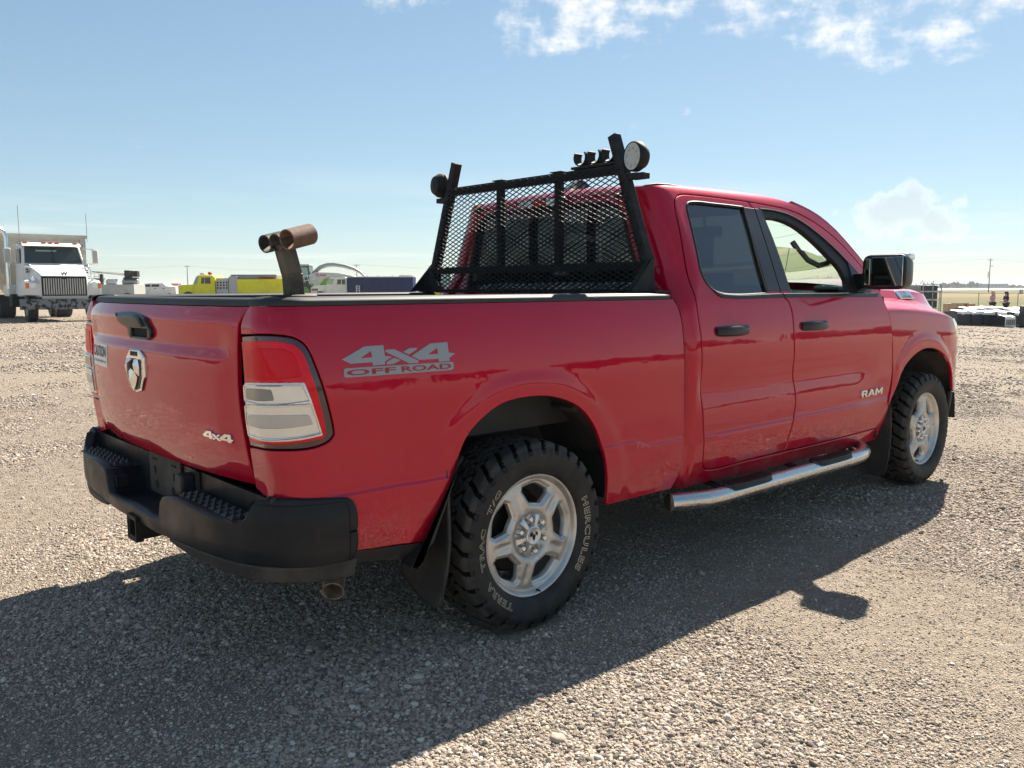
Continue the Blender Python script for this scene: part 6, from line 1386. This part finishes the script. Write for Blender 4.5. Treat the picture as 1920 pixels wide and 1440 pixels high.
# ---- wrapped bundles on the ground
def bundle(px0, px1, D, h, label, wrap=False, seed=0):
    pxm = (px0 + px1) / 2; k = K(D); T = place('wrapped_bundle', label, 'bundle', pxm, D, 'wrapped bundles laid out in the yard'); w = (px1 - px0) * k; rn = random.Random(seed)
    x, y = pos(pxm, D)
    MB().box(-w / 2 + .02, w / 2 - .02, -.6, .6, .05, h).build('crate', M['navy'], T, 40, .015)
    b = MB()
    for xx in (-w * .35, w * .35): b.box(xx - .05, xx + .05, -.6, .6, 0, .06)
    b.build('skid', M['wood'], T)
    n = 12; rows = []
    for j in range(8):
        yy = -.64 + 1.28 * j / 7; row = []
        for i in range(n + 1):
            xx = -w / 2 - .02 + (w + .04) * i / n; e = mnoise.noise((xx * 3 + seed, yy * 3, seed)) * .06 + mnoise.noise((xx * 9 + seed, yy * 9, 2)) * .025
            row.append((xx, yy, h + .03 + max(e, -.02) + .05 * math.sin(math.pi * j / 7)))
        rows.append(row)
    low = h * (.08 if wrap else .86)
    front = [(p[0] + mnoise.noise((p[0] * 7, seed, 1)) * .03, -.66 + mnoise.noise((p[0] * 9, seed, 5)) * .03, low + mnoise.noise((p[0] * 6, seed, 3)) * .05 * (1 if not wrap else .3)) for p in rows[0]]
    b = MB().loft([front] + rows, False); o = b.build('plastic_cover', M['plastic_wrap'], T, 60); 
    if wrap:
        b = MB()
        for i in range(5): xx = -w * .4 + w * .8 * i / 4; b.box(xx - .02, xx + .02, -.70, -.66, .1, h * .8)
        b.build('slat', M['grey'], T)
labs = ['black bundle under white plastic nearest the red pickup', 'second black bundle from the red pickup under white plastic', 'third black bundle from the red pickup under white plastic', 'bundle wholly wrapped in clear white plastic over grey slats', 'small crumpled white plastic bundle in front of the row', 'open black bundle right of the plastic wrapped ones', 'black bundle beside the dark post at the right edge']
for i, (a, c, D, h, wr) in enumerate(((1780, 1806, 37.6, .58, False), (1806, 1828, 37.6, .58, False), (1828, 1853, 37.6, .58, False), (1853, 1869, 37.4, .60, True), (1868, 1885, 36.6, .42, True), (1885, 1905, 38, .58, False), (1905, 1934, 37.8, .60, False))): bundle(a, c, D, h, labs[i], wr, i + 1)
for i, (a, c) in enumerate(((1796, 1832), (1832, 1868), (1868, 1912), (1912, 1950))): bundle(a, c, 40.6 + .3 * (i % 2), .70 + .04 * (i == 1), ['white covered bundle at the left end of the back row', 'tallest white covered bundle in the back row', 'wide white covered bundle in front of the two people', 'white covered bundle at the right end of the back row'][i], False, 20 + i)
T = place('steel_post', 'dark steel post on a base plate at the right edge', 'post', 1919, 36.2); MB().box(-.16, .30, -.15, .15, .08, .92).build('post', M['navy'], T, 40, .02); MB().box(-.22, .36, -.2, .2, 0, .1).build('base_plate', M['inner'], T, 40, .01)

# ---- two people
M['skin'] = mat('skin', (.48, .28, .20), .6); M['hair_fair'] = mat('fair_hair', (.50, .34, .20), .7); M['hair_dark'] = mat('dark_hair', (.012, .010, .010), .6)
M['shirt_pale'] = mat('pale_checked_shirt', (.55, .42, .42), .85, noise=(14, (.34, .16, .18), .45, .6)); M['cloth_black'] = mat('black_cloth', (.015, .016, .020), .85); M['hiviz'] = mat('pale_belt', (.62, .66, .45), .7)
def skin_mesh(name, pts, edges, rads, m, parent, level=1):
    me = bpy.data.meshes.new(name); me.from_pydata(pts, edges, []); o = link(bpy.data.objects.new(name, me), parent); me.materials.append(m)
    md = o.modifiers.new('skin', 'SKIN'); me.skin_vertices if me.skin_vertices else None
    bm = bmesh.new(); bm.from_mesh(me); ly = bm.verts.layers.skin.verify()
    for v, r in zip(bm.verts, rads): v[ly].radius = r if isinstance(r, tuple) else (r, r)
    bm.verts.ensure_lookup_table(); bm.verts[0][ly].use_root = True; bm.to_mesh(me); bm.free()
    o.modifiers.new('sub', 'SUBSURF').levels = level; o.modifiers['sub'].render_levels = level; return o
def person(px, D, label, hair, shirt, face, arm_out):
    """face = -1 looks to image left, +1 to the right (seen from the side)"""
    T = place('person', label, 'person', px, D, None); f = face
    H = dict(pel=(0, 0, .95), sp=(0, 0, 1.15), ch=(-.01 * f, 0, 1.33), nk=(.02 * f, 0, 1.46), hd=(.04 * f, 0, 1.56), tp=(.03 * f, 0, 1.66), hl=(0, -.09, .90), kl=(.03 * f, -.10, .50), al=(-.01 * f, -.10, .09), fl=(.13 * f, -.10, .03),
             hr=(0, .09, .90), kr=(.01 * f, .10, .50), ar=(-.05 * f, .10, .09), fr=(.09 * f, .10, .03), sl=(0, -.19, 1.38), el=(.06 * f, -.23, 1.12), wl=(.27 * f, -.17, 1.08), pl=(.36 * f, -.15, 1.10), sr=(0, .19, 1.38), er=(.02 * f, .24, 1.12), wr=(.24 * f, .17, 1.06), pr=(.33 * f, .15, 1.08))
    if arm_out: H.update(el=(.16 * f, -.22, 1.18), wl=(.42 * f, -.18, 1.06), pl=(.51 * f, -.17, 1.03))
    names = list(H); ix = {n: i for i, n in enumerate(names)}
    E = [('pel', 'sp'), ('sp', 'ch'), ('ch', 'nk'), ('nk', 'hd'), ('hd', 'tp'), ('pel', 'hl'), ('hl', 'kl'), ('kl', 'al'), ('al', 'fl'), ('pel', 'hr'), ('hr', 'kr'), ('kr', 'ar'), ('ar', 'fr'), ('ch', 'sl'), ('sl', 'el'), ('el', 'wl'), ('wl', 'pl'), ('ch', 'sr'), ('sr', 'er'), ('er', 'wr'), ('wr', 'pr')]
    Rd = dict(pel=.13, sp=.12, ch=.14, nk=.05, hd=.085, tp=.075, hl=.085, kl=.055, al=.038, fl=.035, hr=.085, kr=.055, ar=.038, fr=.035, sl=.06, el=.042, wl=.028, pl=.034, sr=.06, er=.042, wr=.028, pr=.034)
    skin_mesh('body', [H[n] for n in names], [(ix[a], ix[c]) for a, c in E], [Rd[n] for n in names], M['skin'], T, 2)
    def part(name, ns, es, ex, m):
        i2 = {n: i for i, n in enumerate(ns)}; skin_mesh(name, [H[n] for n in ns], [(i2[a], i2[c]) for a, c in es], [Rd[n] + ex for n in ns], m, T, 2)
    part('shirt', ['pel', 'sp', 'ch', 'sl', 'el', 'sr', 'er'], [('pel', 'sp'), ('sp', 'ch'), ('ch', 'sl'), ('sl', 'el'), ('ch', 'sr'), ('sr', 'er')], .018, shirt)
    part('trousers', ['pel', 'hl', 'kl', 'al', 'hr', 'kr', 'ar'], [('pel', 'hl'), ('hl', 'kl'), ('kl', 'al'), ('pel', 'hr'), ('hr', 'kr'), ('kr', 'ar')], .022, M['cloth_black'])
    b = MB(); b.ball((.015 * f, 0, 1.63), .115, .11, .105, 14, 10).ball((-.06 * f, 0, 1.50), .07, .10, .17, 12, 8); b.build('hair', hair, T, 80)
    return T
Pn = person(1858, 55, 'person in a pale checked shirt with fair hair standing behind the bundles', M['hair_fair'], M['shirt_pale'], -1, False)
bk = place('notepad', 'dark clipboard held by the person with fair hair', 'clipboard', 1868, 54.8); MB().box(-.16, .16, -.11, .11, 1.0, 1.02).build('board', M['inner'], bk); MB().box(-.13, .13, -.09, .09, 1.02, 1.025).build('paper', M['white_sticker'], bk)
Pn = person(1883, 55.5, 'person in black clothes with dark hair and a pale belt', M['hair_dark'], M['cloth_black'], -1, True)
MB().lathe([(0, .145), (.05, .150), (.07, .145)], 'z', 20, (0, 0, .96)).build('belt', M['hiviz'], Pn, 60)

# ---- air: thin even haze over the plain
hz = MB().box(-7400, 7400, -7400, 7400, -2.6, 15.5).build('haze', M['inner'], None, 40, fix=True); hz['kind'] = 'stuff'
hm = bpy.data.materials.new('haze'); hm.use_nodes = True; ht = hm.node_tree; ht.nodes.clear()
hv = ht.nodes.new('ShaderNodeVolumePrincipled'); hv.inputs['Color'].default_value = (.90, .95, 1.0, 1); hv.inputs['Density'].default_value = .0003
ho = ht.nodes.new('ShaderNodeOutputMaterial'); ht.links.new(hv.outputs[0], ho.inputs['Volume']); hz.data.materials.clear(); hz.data.materials.append(hm)
